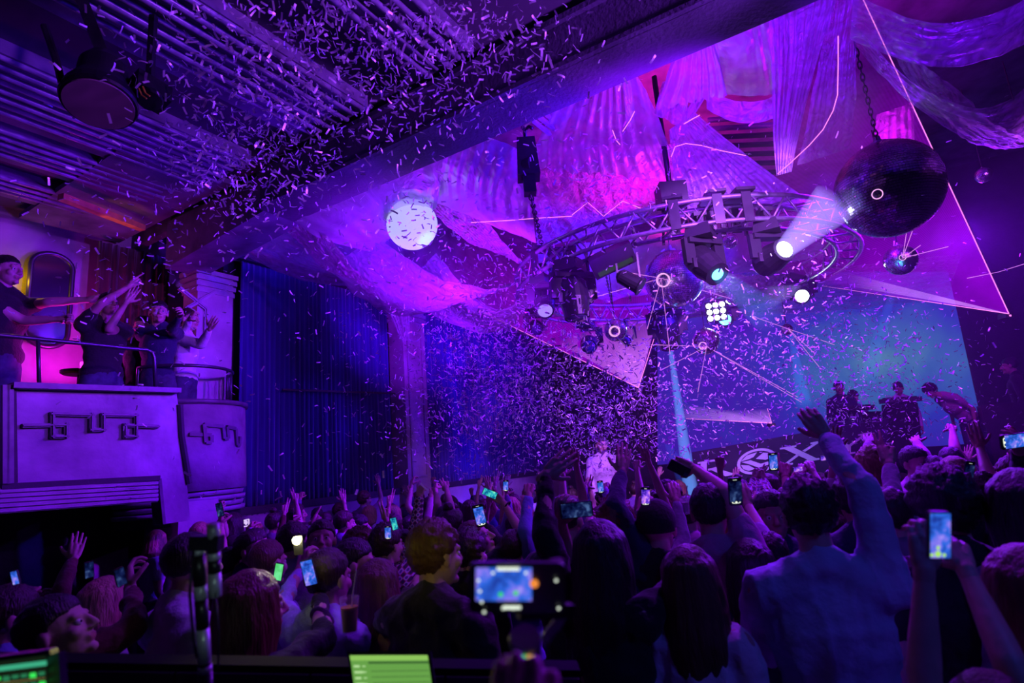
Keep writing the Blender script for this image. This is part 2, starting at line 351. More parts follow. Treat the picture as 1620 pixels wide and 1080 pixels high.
for i in range(5):                                           # ribbed skirt, each moulding its own piece
    y0, y1 = 775 + i * 7.8, 761 + i * 6.4
    a, c = bp_(-30, y0 + 3.4), bp_(247, y1 + 2.8)
    build('skirt_moulding', MB().bar(a, c, .05, .052).bar(a + BX * .03, c + BX * .03, .03, .03), M_trimp, bal)
b = MB().bar(bp_(250, 757) + BX * .02, bp_(257, 829) + BX * .02, .03, .04, up=BX); build('edge_strip', b, M_relief, bal)
build('deck', MB().prism([WL(BW - .18, -1.9, 2.12), WL(BW - .18, 3.4, 2.12), WL(-7.1, 3.4, 2.12), WL(-7.1, 4.1, 2.12), WL(-8.38, 4.1, 2.12), WL(-8.38, -1.9, 2.12)], (0, 0, .1)), M_dark, bal)
def meander(zoompts, fn, w=.05, th=.045):
    pts = [fn(x, y) for x, y in zoompts]; m = MB()
    for a, c in zip(pts[:-1], pts[1:]):
        d = nrm(c - a) * w * .5; nn = BX
        m.bar(a - d, c + d, w, th, up=BX); m.bar(a + nn * .03 - d, c + nn * .03 + d, w * .38, th * .5, up=BX)
    return m
zp = [(130, 383), (350, 378), (350, 440), (278, 440), (278, 320), (485, 325), (485, 405), (548, 405), (548, 325), (722, 328), (722, 440), (665, 440), (665, 380), (835, 387)]
build('meander_relief', meander([(x / 3.376, 560 + y / 3.376) for x, y in zp], lambda x, y: bp_(x, y, BW + .02), .036, .04), M_relief, bal)
# curved bow
bow = empty('bowed_balcony', WL(-7.2, 3.95, 2.1), 'curved plaster balcony bow with thin metal rail, beside the curtain', 'balcony')
BC = WL(-7.25, 3.9); BR = .74
def hit_cyl(x, y, R=BR):
    r = ray(x, y); o = CAM - BC; a = r[0]**2 + r[1]**2; bb = 2 * (r[0] * o[0] + r[1] * o[1]); c = o[0]**2 + o[1]**2 - R * R
    D = bb * bb - 4 * a * c
    t = (-bb - math.sqrt(max(0, D))) / (2 * a); return CAM + r * t
ang = np.linspace(-1.45, 1.57, 40)
def arc(R, z): return np.array([BC + BX * math.cos(t) * R + AX * math.sin(t) * R + Z * z for t in ang])
def arcwall(m, R, z0, z1, th, flare=0.):
    o0, o1, i1, i0 = arc(R - flare, z0), arc(R, z1), arc(R - th, z1), arc(R - th - flare, z0); n = len(ang)
    vs = np.concatenate([o0, o1, i1, i0]); q = []
    for j in range(n - 1):
        for a, c in ((0, 1), (1, 2), (2, 3), (3, 0)): q.append((a * n + j, a * n + j + 1, c * n + j + 1, c * n + j))
    q += [(0, n, 2 * n, 3 * n), (n - 1, 4 * n - 1, 3 * n - 1, 2 * n - 1)]
    m.add(vs, q); return m
zt, zb = hit_cyl(330, 638)[2], hit_cyl(330, 775)[2]
build('front_panel', arcwall(MB(), BR, zb, zt, .12, -.03), M_plaster, bow, True)
build('coping', arcwall(MB(), BR + .03, zt, zt + .05, .18), M_relief, bow, True)
for i in range(4):
    build('skirt_moulding', arcwall(MB(), BR - .0 + .02 * (i % 2), zb - .065 * (i + 1) + .005, zb - .065 * i - .012, .1, .015), M_trimp, bow, True)
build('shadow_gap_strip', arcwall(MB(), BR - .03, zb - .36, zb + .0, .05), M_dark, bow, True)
b = MB().tube([bp_(284, 640), bp_(287, 690), bp_(299, 765)], .035, 8); build('corner_strip', b, M_dark, bow)
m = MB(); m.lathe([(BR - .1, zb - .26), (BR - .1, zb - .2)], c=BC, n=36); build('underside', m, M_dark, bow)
zp = [(1010, 428), (1128, 432), (1128, 472), (1098, 470), (1088, 375), (1190, 387), (1195, 452), (1216, 452), (1210, 388), (1256, 398), (1262, 486), (1276, 488), (1279, 440)]
m = MB(); pts = [hit_cyl(x / 3.376, 560 + y / 3.376, BR + .02) for x, y in zp]
for a, c in zip(pts[:-1], pts[1:]): m.bar(a, c, .04, .04, up=nrm(a - BC - Z * (a - BC)[2]))
build('meander_relief', m, M_relief, bow)
# rails
rl = empty('balcony_railing', bp_(120, 600), 'low dark tube railing on top of the straight balcony front', 'railing')
def px_tube(m, pts, w, r, n=8): return m.tube([hit(x, y, BX, w) for x, y in pts], r, n)
build('handrail', px_tube(MB(), [(-60, 524), (0, 530), (139, 544), (205, 551), (232, 553), (241, 557), (244, 566), (246, 616)], BW - .1, .02), M_rail, rl, True)
for x in (60,):
    build('post', px_tube(MB(), [(x, 535), (x + 2, 614)], BW - .1, .016), M_rail, rl, True)
rl2 = empty('bow_railing', hit_cyl(330, 600), 'curved metal tube railing on top of the bowed balcony', 'railing')
zr = zt + .47
top = [BC + BX * math.cos(t) * (BR - .16) + AX * math.sin(t) * (BR - .16) + Z * zr for t in np.linspace(-1.35, 1.4, 30)]
build('handrail', MB().tube([top[0] - Z * .45, top[0] - Z * .04] + top + [top[-1] - Z * .04, top[-1] - Z * .45], .02, 8), M_rail, rl2, True)
for t in (.55, .75, 1.2):
    c = BC + BX * math.cos(t) * (BR - .16) + AX * math.sin(t) * (BR - .16)
    build('post', MB().tube([c + Z * (zt + .04), c + Z * zr], .014, 8), M_rail, rl2, True)
# column with crossed relief
colm = empty('relief_column', WL(-7.3, 4.4, 0), 'pale plaster column with crossed relief bands behind the bowed balcony', 'column')
c0 = WL(-7.42, 4.32)
build('shaft', MB().box(c0 + Z * 2.45, (.5, .34, 4.9), ax=[AX, BX, Z]), M_plaster2, colm)
for i in range(4): build('capital_moulding', MB().box(c0 + Z * (4.62 + i * .085), (.54 + .02 * i, .36 + .02 * i, .06), ax=[AX, BX, Z]), M_trimp, colm)
def cp(x, y): return hit(280 + 0, 280, BX, -7.24) * 0 + hit(x, y, BX, -7.235)
m = MB()
for ln in ([(283, 455), (326, 489), (325, 530)], [(340, 462), (296, 487), (285, 500)]):
    for a, c in zip(ln[:-1], ln[1:]): m.bar(cp(*a), cp(*c), .05, .04, up=BX); m.bar(cp(*a) + BX * .02, cp(*c) + BX * .02, .018, .03, up=BX)
build('relief_band', m, M_trimp, colm)
# pill-shaped mirror on the balcony wall
pc = hit(76, 475, BX, -8.33)
pm = empty('pill_mirror', pc, 'tall pill-shaped mirror with dark frame on the magenta balcony wall', 'mirror')
def pill(w, h, k=14):
    r = w / 2; o = []
    for i in range(k): t = i * PI / (k - 1); o.append((r * math.cos(t), h / 2 - r * .8 + r * .8 * math.sin(t)))
    for i in range(k): t = PI + i * PI / (k - 1); o.append((r * math.cos(t), -h / 2 + r * .8 + r * .8 * math.sin(t)))
    return [pc + AX * x + Z * y for x, y in o]
tall = abs(hit(76, 400, BX, -8.33)[2] - hit(76, 548, BX, -8.33)[2]); wid = np.linalg.norm(hit(42, 475, BX, -8.33) - hit(108, 475, BX, -8.33))
build('glass', MB().prism(pill(wid * .97, tall * .98), BX * .05), M_mirrord, pm)
build('frame', MB().tube([q + BX * .05 for q in pill(wid, tall)], .03, 8, closed=True), MATS['rail_metal'], pm, True)
# brown side curtain behind the balcony
def curtain(name, label, w, l0, l1, z0, z1, folds, amp, m, nu=None, loop=None):
    nu = nu or int(folds * 8)
    def fn(u, v):
        ph = u * folds * 2 * PI
        a = amp * (np.sin(ph + .8 * np.sin(u * 31)) + .35 * np.sin(ph * 2.3 + 4 * v)) * (1 - .45 * v)
        return AX[None] * (l0 + (l1 - l0) * u)[:, None] + BX[None] * (w + a)[:, None] + Z[None] * (z0 + (z1 - z0) * v)[:, None]
    o = build(name, MB().sheet(fn, nu, 12), m, None, True)
    s = o.modifiers.new('t', 'SOLIDIFY'); s.thickness = .012; return tag(o, label, 'curtain')
curtain('side_curtain', 'dark brown pleated curtain behind the people on the balcony', -8.15, 3.25, 4.15, 2.2, 5.3, 9, .05, M_curtb)
curtain('hall_curtain', 'wide deep blue pleated curtain between bowed balcony and pilaster', -7.36, 4.75, 7.75, 1.7, 5.3, 34, .035, M_curt)
curtain('far_curtain', 'deep blue pleated curtain beyond the plaster pilaster', -7.36, 8.65, 14.4, 1.7, 5.3, 60, .035, M_curt)
m = MB().bar(WL(-7.3, 4.6, 5.28), WL(-7.3, 7.8, 5.28), .1, .14); struct('trim_%d' % k, m, M_dark); k += 1
m = MB().bar(WL(-7.28, 5.4, 3.35), WL(-7.28, 7.8, 3.42), .02, .03); struct('trim_%d' % k, m, M_dark); k += 1
pil = empty('pilaster', WL(-7.3, 8.2, 0), 'pale plaster pilaster with framed relief panel between the two curtains', 'pilaster')
build('shaft', MB().box(WL(-7.3, 8.2, 2.7), (.62, .36, 5.4), ax=[AX, BX, Z]), M_plaster2, pil)
m = MB()
for a, c in (((-.2, 1.9), (.2, 1.9)), ((-.2, 1.9), (-.2, 4.6)), ((.2, 1.9), (.2, 4.6)), ((-.2, 4.6), (.2, 4.6))):
    m.bar(WL(-7.11, 8.2 + a[0], a[1]), WL(-7.11, 8.2 + c[0], c[1]), .035, .03, up=BX)
build('relief_band', m, M_trimp, pil)
for i in range(2): build('capital_moulding', MB().box(WL(-7.3, 8.2, 4.85 + .1 * i), (.68, .42, .07), ax=[AX, BX, Z]), M_trimp, pil)
# lettering on the low wall
M_faint = mat('faded_lettering', (.16, .12, .2), .8)
def text(name, s, size, org, xd, yd, m, ext=.004, shear=0, sx=1.0):
    c = bpy.data.curves.new('t', 'FONT'); c.body = s; c.size = size; c.extrude = ext; c.shear = shear
    t = bpy.data.objects.new('t', c); COL.objects.link(t); dg = bpy.context.evaluated_depsgraph_get(); dg.update()
    me = bpy.data.meshes.new_from_object(t.evaluated_get(dg)); bpy.data.objects.remove(t); me.materials.clear(); me.materials.append(m); me.name = name
    xd, yd = nrm(xd) * sx, nrm(yd); zd = nrm(np.cross(xd, yd))
    o = bpy.data.objects.new(name, me); COL.objects.link(o)
    o.matrix_world = Matrix([[xd[i], yd[i], zd[i], org[i]] for i in range(3)] + [[0, 0, 0, 1]]); return o
tag(text('wall_lettering', 'STAGE', .17, hit(382, 818, BX, -7.29), AX, Z, M_faint, sx=1.25), 'faded word STAGE painted on the purple low wall', 'lettering')
tag(text('wall_lettering', 'K', .17, hit(444, 832, BX, -7.29), AX, Z, M_faint, sx=1.25), 'faded letter K painted on the purple low wall', 'lettering')
# lit arrow sign
sg = empty('arrow_sign', hit(376, 829, BX, -7.1), 'small lit sign with white word and right arrow on the low wall', 'sign')
M_signb = mat('sign_backing', (.12, .04, .25), .5); M_signw = emat('sign_white', (.75, .55, 1.0), 1.0)
q = [hit(355, 830, BX, -7.12), hit(393, 821, BX, -7.12), hit(393, 831, BX, -7.12), hit(355, 842, BX, -7.12)]
build('backing_board', MB().prism(q, -BX * .05), M_signb, sg)
m = MB(); q2 = [x + BX * .01 for x in q]; mid0, mid1 = hit(376, 824.5, BX, -7.11), hit(377, 835, BX, -7.11)
for a, c in ((q2[0], q2[1]), (q2[1], q2[2]), (q2[2], mid1), (mid0, mid1)): m.bar(a, c, .012, .012, up=BX)
a, c = hit(378, 828.5, BX, -7.11), hit(391, 826, BX, -7.11); m.bar(a, c, .02, .012, up=BX)
m.bar(c, hit(387, 822.5, BX, -7.11), .02, .012, up=BX); m.bar(c, hit(388.5, 829.5, BX, -7.11), .02, .012, up=BX); build('neon_line', m, M_signw, sg)
t = text('lettering', 'tlzeed', .072, hit(359, 833.5, BX, -7.11), q[1] - q[0], Z, M_signw, sx=1.5); t.parent = sg; t.matrix_parent_inverse = Matrix.Translation(-sg.location)
# dark under-balcony: bar panels
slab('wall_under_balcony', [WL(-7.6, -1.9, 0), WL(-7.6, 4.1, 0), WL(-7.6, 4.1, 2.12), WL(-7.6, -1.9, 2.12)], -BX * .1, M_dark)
m = MB().prism([hit(148, 885, BX, -7.4), hit(203, 864, BX, -7.4), hit(203, 905, BX, -7.4), hit(148, 930, BX, -7.4)], -BX * .04)
tag(build('wall_poster', m, mat('poster_pink', (.45, .12, .4), .7, var=.3)), 'dull pink panel on the dark wall under the balcony', 'panel')
m = MB().prism([hit(204, 884, BX, -7.4), hit(224, 878, BX, -7.4), hit(224, 915, BX, -7.4), hit(204, 922, BX, -7.4)], -BX * .04)
tag(build('wall_poster', m, mat('poster_blue', (.08, .12, .5), .7, var=.3)), 'dull blue panel right of the pink one under the balcony', 'panel')
struct('wall_pier', MB().box(WL(-6.85, 3.75, .95), (.45, .7, 1.9), ax=[AX, BX, Z]), M_plaster2)

# ---------------- stage, screen, banner
st = [WL(-5.2, 10.8, 1.15), WL(3.9, 10.8, 1.15), WL(3.9, 14.6, 1.15), WL(-5.2, 14.6, 1.15)]
slab('stage_floor', [p + Z * 0 for p in st], (0, 0, -1.15), M_dark)
SQ = [hit(1040, 430, AX, 14.2), hit(1500, 430, AX, 14.2), hit(1560, 700, AX, 14.2), hit(1040, 735, AX, 14.2)]
scr = empty('projection_screen', (SQ[2] + SQ[3]) / 2, 'large glowing blue and teal projection screen behind the stage', 'screen')
m = bpy.data.materials.new('screen_picture'); m.use_nodes = True; nt = m.node_tree; nt.nodes.clear()
tc = nt.nodes.new('ShaderNodeTexCoord'); n = nt.nodes.new('ShaderNodeTexNoise'); n.inputs['Scale'].default_value = .75; n.inputs['Detail'].default_value = 4; n.inputs['Distortion'].default_value = .6
gr = nt.nodes.new('ShaderNodeTexGradient'); gr.gradient_type = 'SPHERICAL'; mp = nt.nodes.new('ShaderNodeMapping')
cc = hit(1420, 580, AX, 14.2); mp.inputs['Location'].default_value = (-cc[0] / 3.4, -cc[1] / 3.4, -cc[2] / 2.1); mp.inputs['Scale'].default_value = (1 / 3.4, 1 / 3.4, 1 / 2.1)
ad = nt.nodes.new('ShaderNodeMath'); ad.operation = 'MULTIPLY_ADD'; ad.inputs[1].default_value = 1.1; ad.use_clamp = False
sb = nt.nodes.new('ShaderNodeMath'); sb.operation = 'SUBTRACT'; sb.inputs[1].default_value = .56
r = nt.nodes.new('ShaderNodeValToRGB'); els = r.color_ramp.elements; els.new(.35); els.new(.7)
for e_, (p, c) in zip(els, ((0, (.035, .010, .34)), (.35, (.016, .03, .38)), (.7, (.035, .12, .36)), (1, (.10, .26, .33)))): e_.position = p; e_.color = (*c, 1)
e = nt.nodes.new('ShaderNodeEmission'); e.inputs[1].default_value = 1.0; o_ = nt.nodes.new('ShaderNodeOutputMaterial')
L = nt.links.new; L(tc.outputs['Object'], n.inputs[0]); L(tc.outputs['Object'], mp.inputs[0]); L(mp.outputs[0], gr.inputs[0]); L(n.outputs[0], ad.inputs[0]); L(gr.outputs[0], ad.inputs[2]); L(ad.outputs[0], sb.inputs[0]); L(sb.outputs[0], r.inputs[0]); L(r.outputs[0], e.inputs[0]); L(e.outputs[0], o_.inputs[0])
M_screen = m
so = link('picture_surface', MB().prism(SQ, AX * .04).mesh('picture_surface', [M_screen])); so.parent = scr; so.matrix_parent_inverse = Matrix.Translation(-scr.location)
m = MB()
for a, c in zip(SQ, SQ[1:] + SQ[:1]): m.bar(a + AX * .05, c + AX * .05, .05, .05)
build('frame', m, M_black, scr)
# banner with the logo lettering on the front of the booth
BQ = [P(1095, 716, 10.2), P(1405, 662, 9.3), P(1405, 735, 9.3), P(1095, 790, 10.2)]   # TL TR BR BL
ban = empty('logo_banner', (BQ[2] + BQ[3]) / 2, 'dark banner with the pale word ROXY along the stage front', 'banner')
M_ban = mat('banner_cloth', (.03, .025, .05), .8, var=.3); M_let = mat('banner_print', (.85, .90, .95), .6)
bn = nrm(np.cross(BQ[1] - BQ[0], BQ[3] - BQ[0])); bn = bn if bn @ FW < 0 else -bn
build('cloth', MB().prism(BQ, -bn * .06), M_ban, ban)
def bq(u, v, off=.012):
    a = BQ[0] + (BQ[1] - BQ[0]) * u; c = BQ[3] + (BQ[2] - BQ[3]) * u; return a + (c - a) * v + bn * off
def letter(polys, x0, w, v0=.22, v1=.62):
    m = MB()
    for poly in polys: m.prism([bq(x0 + w * x, v1 - (v1 - v0) * y) for x, y in poly], bn * .012)
    return build('letter', m, M_let, ban)
def ring_poly(cx, cy, rx, ry, rx2, ry2, a0, a1, n=14):
    o = [(cx + rx * math.cos(a), cy + ry * math.sin(a)) for a in np.linspace(a0, a1, n)]
    return o + [(cx + rx2 * math.cos(a), cy + ry2 * math.sin(a)) for a in np.linspace(a1, a0, n)]
letter([[(.0, 0), (.36, 0), (.36, .08), (.27, .1), (.27, .9), (.36, .92), (.36, 1), (0, 1), (0, .92), (.09, .9), (.09, .1), (0, .08)],
        ring_poly(.42, .73, .42, .27, .22, .17, -PI / 2, PI / 2), [(.3, .9), (.42, .9), (.42, 1), (.3, 1)], [(.3, .46), (.42, .46), (.42, .56), (.3, .56)],
        [(.38, .48), (.58, .48), (1.02, .08), (1.1, .08), (1.1, 0), (.8, 0)]], .03, .19)
letter([ring_poly(.5, .5, .5, .56, .42, .46, 0, PI, 18), ring_poly(.5, .5, .5, .56, .42, .46, PI, 2 * PI, 18),
        [(.1, .62), (.25, .84), (.5, .9), (.42, .72), (.3, .66)], [(.12, .58), (.34, .6), (.6, .36), (.84, .42), (.78, .26), (.55, .2), (.32, .42)],
        [(.48, .62), (.72, .5), (.9, .6), (.84, .76), (.66, .84), (.58, .74)], [(.1, .46), (.3, .38), (.46, .18), (.3, .14), (.16, .26)]], .245, .21, .18, .66)
letter([[(0, 1), (.38, 1), (.38, .92), (.32, .9), (.84, .1), (.98, .08), (.98, 0), (.58, 0), (.58, .08), (.64, .1), (.1, .9), (0, .92)],
        [(.7, 1), (.98, 1), (.98, .92), (.88, .9), (.58, .56), (.52, .64), (.76, .9), (.7, .92)], [(0, 0), (.3, 0), (.3, .08), (.2, .1), (.46, .44), (.4, .52), (.1, .1), (0, .08)]], .47, .22)
letter([[(0, 1), (.38, 1), (.38, .92), (.3, .9), (.56, .52), (.84, .9), (.76, .92), (.76, 1), (1.05, 1), (1.05, .92), (.94, .9), (.6, .42), (.6, .1), (.7, .08), (.7, 0), (.34, 0), (.34, .08), (.44, .1), (.44, .42), (.1, .9), (0, .92)]], .69, .22)
# DJ booth
bo = empty('performer_booth', P(1440, 700, 10.6), 'dark boxy table with equipment in front of the performers', 'booth')
m = MB().prism([P(1395, 640, 10.6), P(1452, 637, 10.5), P(1462, 735, 10.4), P(1402, 740, 10.5)], AX * .7); build('table', m, M_black, bo)
m = MB().prism([P(1320, 652, 10.9), P(1394, 650, 10.7), P(1400, 735, 10.6), P(1322, 740, 10.8)], AX * .6); build('side_table', m, M_black, bo)
for x, y in ((1405, 634), (1425, 633), (1443, 632), (1345, 647), (1370, 645)):
    build('mixer', MB().box(P(x, y, 10.75), (.3, .3, .08), ax=[BX, AX, Z]).lathe([(.09, .04), (.09, .06)], c=P(x, y, 10.75), n=12), M_blackp, bo)
# stage-side box with cables at far right (dark equipment rack)
rk = MB(); rk.box(P(1598, 700, 9.6), (.6, .5, 1.3), ax=[BX, AX, Z]); tag(build('equipment_rack', rk, M_black), 'tall black equipment rack at the right edge of the stage', 'rack')

# ---------------- translucent drapes in the dome
def organza(name, col=(.85, .78, .9), alpha=.72, transl=.45, rough=.3, bump=.6, bs=5):
    m = bpy.data.materials.new(name); m.use_nodes = True; nt = m.node_tree; nt.nodes.clear(); N = nt.nodes.new; L = nt.links.new
    tc = N('ShaderNodeTexCoord'); n = N('ShaderNodeTexNoise'); n.inputs['Scale'].default_value = bs; n.inputs['Detail'].default_value = 7; n.inputs['Distortion'].default_value = 1.8; L(tc.outputs['Object'], n.inputs[0])
    bp = N('ShaderNodeBump'); bp.inputs['Strength'].default_value = bump; bp.inputs['Distance'].default_value = .12; L(n.outputs[0], bp.inputs['Height'])
    d = N('ShaderNodeBsdfDiffuse'); d.inputs[0].default_value = (*col, 1); t = N('ShaderNodeBsdfTranslucent'); t.inputs[0].default_value = (*col, 1)
    g = N('ShaderNodeBsdfGlossy'); g.inputs[0].default_value = (.9, .85, .95, 1); g.inputs['Roughness'].default_value = rough; tr = N('ShaderNodeBsdfTransparent')
    for x in (d, t, g): L(bp.outputs[0], x.inputs['Normal'])
    m1 = N('ShaderNodeMixShader'); m1.inputs[0].default_value = transl; L(d.outputs[0], m1.inputs[1]); L(t.outputs[0], m1.inputs[2])
    m2 = N('ShaderNodeMixShader'); m2.inputs[0].default_value = .42; L(m1.outputs[0], m2.inputs[1]); L(g.outputs[0], m2.inputs[2])
    m3 = N('ShaderNodeMixShader'); L(tr.outputs[0], m3.inputs[1]); L(m2.outputs[0], m3.inputs[2])
    mr = N('ShaderNodeMapRange'); mr.inputs[1].default_value = .3; mr.inputs[2].default_value = .7; mr.inputs[3].default_value = alpha - .22; mr.inputs[4].default_value = min(1, alpha + .2); L(n.outputs[0], mr.inputs[0]); L(mr.outputs[0], m3.inputs[0])
    o = N('ShaderNodeOutputMaterial'); L(m3.outputs[0], o.inputs[0]); MATS[name] = m; return m
M_org = organza('organza'); M_orgd = organza('organza_dense', alpha=.78, bs=2.2, bump=.35); M_orgt = organza('organza_sheer', alpha=.42, bs=6, bump=.4); M_orgp = organza('organza_pink', (.95, .45, .75), .85, .6, bs=7, bump=1.0)
dcount = 0
def drape(label, c, sag=.3, folds=9, amp=.05, m=None, side=0., nu=None, nv=34, crink=.018, seed=0, gather=0.):
    """c: four corners (px, py, depth) in order v0: left, right; v1: right, left.  Pleats run from v0 to v1."""
    global dcount; dcount += 1
    C4 = [P(*q) for q in c]; nn = nrm(np.cross(C4[1] + C4[2] - C4[0] - C4[3], C4[3] + C4[2] - C4[0] - C4[1])); nn = -nn if nn @ FW > 0 else nn
    r = np.random.RandomState(seed + dcount); a_, b_, c_ = r.rand(3) * 6
    def fn(u, v):
        p = (C4[0][None] * ((1 - u) * (1 - v))[:, None] + C4[1][None] * (u * (1 - v))[:, None] + C4[2][None] * (u * v)[:, None] + C4[3][None] * ((1 - u) * v)[:, None])
        s = 4 * v * (1 - v) * sag + 4 * u * (1 - u) * side * (.3 + .7 * v); p = p - Z[None] * s[:, None]
        uu = u + .05 * np.sin(v * 5 + a_) + .06 * smn(p, 1.6, dcount + 9); ph = uu * folds * 2 * PI + 2.2 * np.sin(u * 6 + c_)
        w = .45 * amp * (np.sin(ph + 1.3 * np.sin(u * 11 + b_)) * .7 + .5 * np.sin(ph * 2.1 + c_ + 3 * v) * np.sin(u * 9 + v * 4)) * (.35 + .65 * np.abs(smn(p, 2.2, dcount + 5))) * (.35 + .65 * np.sin(PI * np.clip(v * (1 - gather) + gather * .5, 0, 1)))
        w = w + crink * 1.2 * smn(p, 5, dcount) + crink * .8 * np.abs(smn(p, 17, dcount + 40))
        return p + nn[None] * w[:, None]
    o = build('drape', MB().sheet(fn, nu or max(30, folds * 7), nv), m or M_org, None, True); return tag(o, label, 'drape')
drape('smooth violet drape stretched from the left corner up to the beam', [(440, 333, 6.6), (705, 188, 5.4), (690, 330, 6.6), (590, 395, 7.2)], .12, 5, .05, M_orgd)
drape('pink crumpled drape end at the far left corner of the dome', [(436, 335, 6.7), (520, 372, 6.8), (600, 452, 7.3), (510, 425, 7.5)], .05, 8, .03, M_orgp, crink=.04)
drape('wide lilac swag sagging below the white globe', [(520, 420, 7.6), (600, 372, 7.0), (860, 430, 7.6), (700, 478, 8.6)], .42, 7, .06, M_org, crink=.035)
drape('long low swag running from the column to the pilaster top', [(352, 385, 7.7), (430, 335, 6.9), (640, 448, 8.4), (585, 452, 9.2)], .18, 7, .05, M_org)
drape('crinkled knot of drape hanging down onto the pilaster', [(590, 448, 9.0), (650, 440, 9.0), (648, 535, 9.9), (636, 540, 9.9)], .0, 6, .06, M_orgd, crink=.04)
drape('lilac swag from the pilaster knot to the lower end of the truss', [(640, 448, 9.2), (690, 400, 7.6), (845, 455, 8.2), (830, 500, 9.2)], .5, 8, .07, M_org, crink=.04)
drape('pink crinkled drape right of the white globe', [(650, 292, 6.9), (735, 300, 7.0), (830, 420, 7.6), (745, 385, 7.5)], .05, 12, .06, M_orgp, crink=.05)
drape('upper magenta drape between globe and hoist', [(700, 190, 5.7), (832, 240, 6.0), (848, 385, 6.9), (690, 320, 6.9)], .08, 8, .05, M_orgd)
drape('magenta drape wall behind the chain hoist', [(840, 235, 6.4), (1075, 225, 6.9), (1050, 345, 8.2), (850, 395, 8.0)], .15, 9, .09, M_orgp, crink=.03)
drape('pleated fan of drape gathered under the beam, centre', [(925, 92, 4.7), (985, 80, 4.6), (1085, 290, 6.7), (838, 262, 6.4)], -.12, 9, .10, M_orgd, gather=.6, crink=.02)
drape('pleated fan of drape gathered under the beam, right of centre', [(1098, 12, 4.2), (1122, 8, 4.2), (1150, 150, 5.2), (1040, 170, 5.2)], -.05, 7, .08, M_orgd, gather=.6)
drape('flat magenta drape panel right of the gathered fan', [(1125, 5, 4.6), (1215, -30, 4.6), (1235, 150, 6.0), (1130, 150, 6.0)], .05, 3, .05, M_orgd)
drape('shiny twisted knot of drape above the hoist pole', [(1048, 130, 5.3), (1092, 122, 5.3), (1085, 205, 5.6), (1035, 180, 5.6)], .0, 5, .07, M_org, crink=.07)
drape('narrow shiny twist of drape falling to the second knot', [(1128, 108, 5.1), (1140, 118, 5.1), (1092, 190, 5.6), (1078, 186, 5.6)], .0, 3, .04, M_org, crink=.05)
drape('shiny crinkled swag strap between two gathers', [(1118, 140, 5.3), (1118, 172, 5.4), (1236, 178, 5.2), (1236, 142, 5.1)], .12, 3, .03, M_org, crink=.05)
drape('magenta net triangle falling to the truss', [(1058, 205, 5.9), (1100, 178, 5.8), (1285, 318, 6.2), (1072, 345, 6.6)], .05, 14, .04, M_org, gather=.5)
drape('tall hanging drape tail with glittering edge, right of centre', [(1215, -60, 4.5), (1345, -60, 4.3), (1252, 272, 5.2), (1228, 280, 5.3)], -.10, 8, .09, M_org, gather=.2, crink=.04)
drape('narrow hanging drape tail gathered beside the big mirror ball', [(1325, -40, 4.4), (1362, -40, 4.4), (1345, 235, 5.2), (1262, 262, 5.2)], .0, 6, .07, M_orgt, crink=.02)
drape('upper right blue swag along the frame edge', [(1345, 62, 4.6), (1350, -10, 4.3), (1660, -40, 4.0), (1660, 40, 4.4)], .30, 4, .05, M_orgt)
drape('large blue swag sagging in the upper right', [(1348, 66, 4.9), (1352, 40, 4.5), (1680, 20, 4.2), (1690, 130, 4.9)], .78, 6, .06, M_orgt)
drape('lower right blue swag with crumpled end', [(1385, 70, 5.0), (1500, 130, 4.6), (1690, 200, 4.8), (1600, 235, 5.6)], .28, 7, .06, M_orgt, crink=.04)
drape('small sheer drape behind the big mirror ball', [(1385, 180, 6.2), (1445, 160, 6.2), (1450, 330, 7.2), (1372, 330, 7.2)], .0, 4, .05, M_orgt)
drape('bright streaked drape behind the mirror ball cluster', [(1030, 440, 9.2), (1060, 400, 8.6), (1305, 395, 8.4), (1290, 445, 9.4)], .35, 9, .05, M_orgp, crink=.04)
drape('rear violet drape spanning the dome behind the truss', [(850, 395, 9.0), (1290, 330, 8.4), (1310, 400, 9.8), (860, 500, 10.5)], .25, 8, .1, M_orgd)
drape('far violet drape over the top of the screen', [(1040, 500, 11.0), (1060, 430, 10.4), (1520, 400, 9.0), (1500, 470, 10.4)], .1, 9, .08, M_orgt)
# dark opening with boards in the dome
ob = empty('dome_louvre', P(1190, 210, 7.6), 'dark boarded opening in the dome seen between two drapes', 'louvre')
for i in range(7):
    build('board', MB().bar(P(1120, 190 + i * 14, 7.7), P(1236, 182 + i * 15, 7.3), .09, .03), M_soffit if i < 2 else M_dark, ob)
# bright slats of a ceiling grille seen through the drape
gl = empty('ceiling_grille', P(860, 160, 5.6), 'group of glossy slats catching magenta light above the fan drape', 'grille')
for i in range(9):
    x0, y0 = 818 + i * 8 - (i > 4) * 2, 170 - i * 7
    build('slat', MB().bar(P(x0, y0, 5.25), P(x0 + 52, y0 + 42, 5.9), .035, .03), M_rib, gl)
g2 = empty('ceiling_grille', P(1040, 60, 5.0), 'small group of slats under the beam near the top centre', 'grille')
for i in range(5):
    build('slat', MB().bar(P(1032 + i * 14, 58 - i * 5, 4.6), P(1072 + i * 14, 100 - i * 5, 5.1), .03, .03), M_rib, g2)

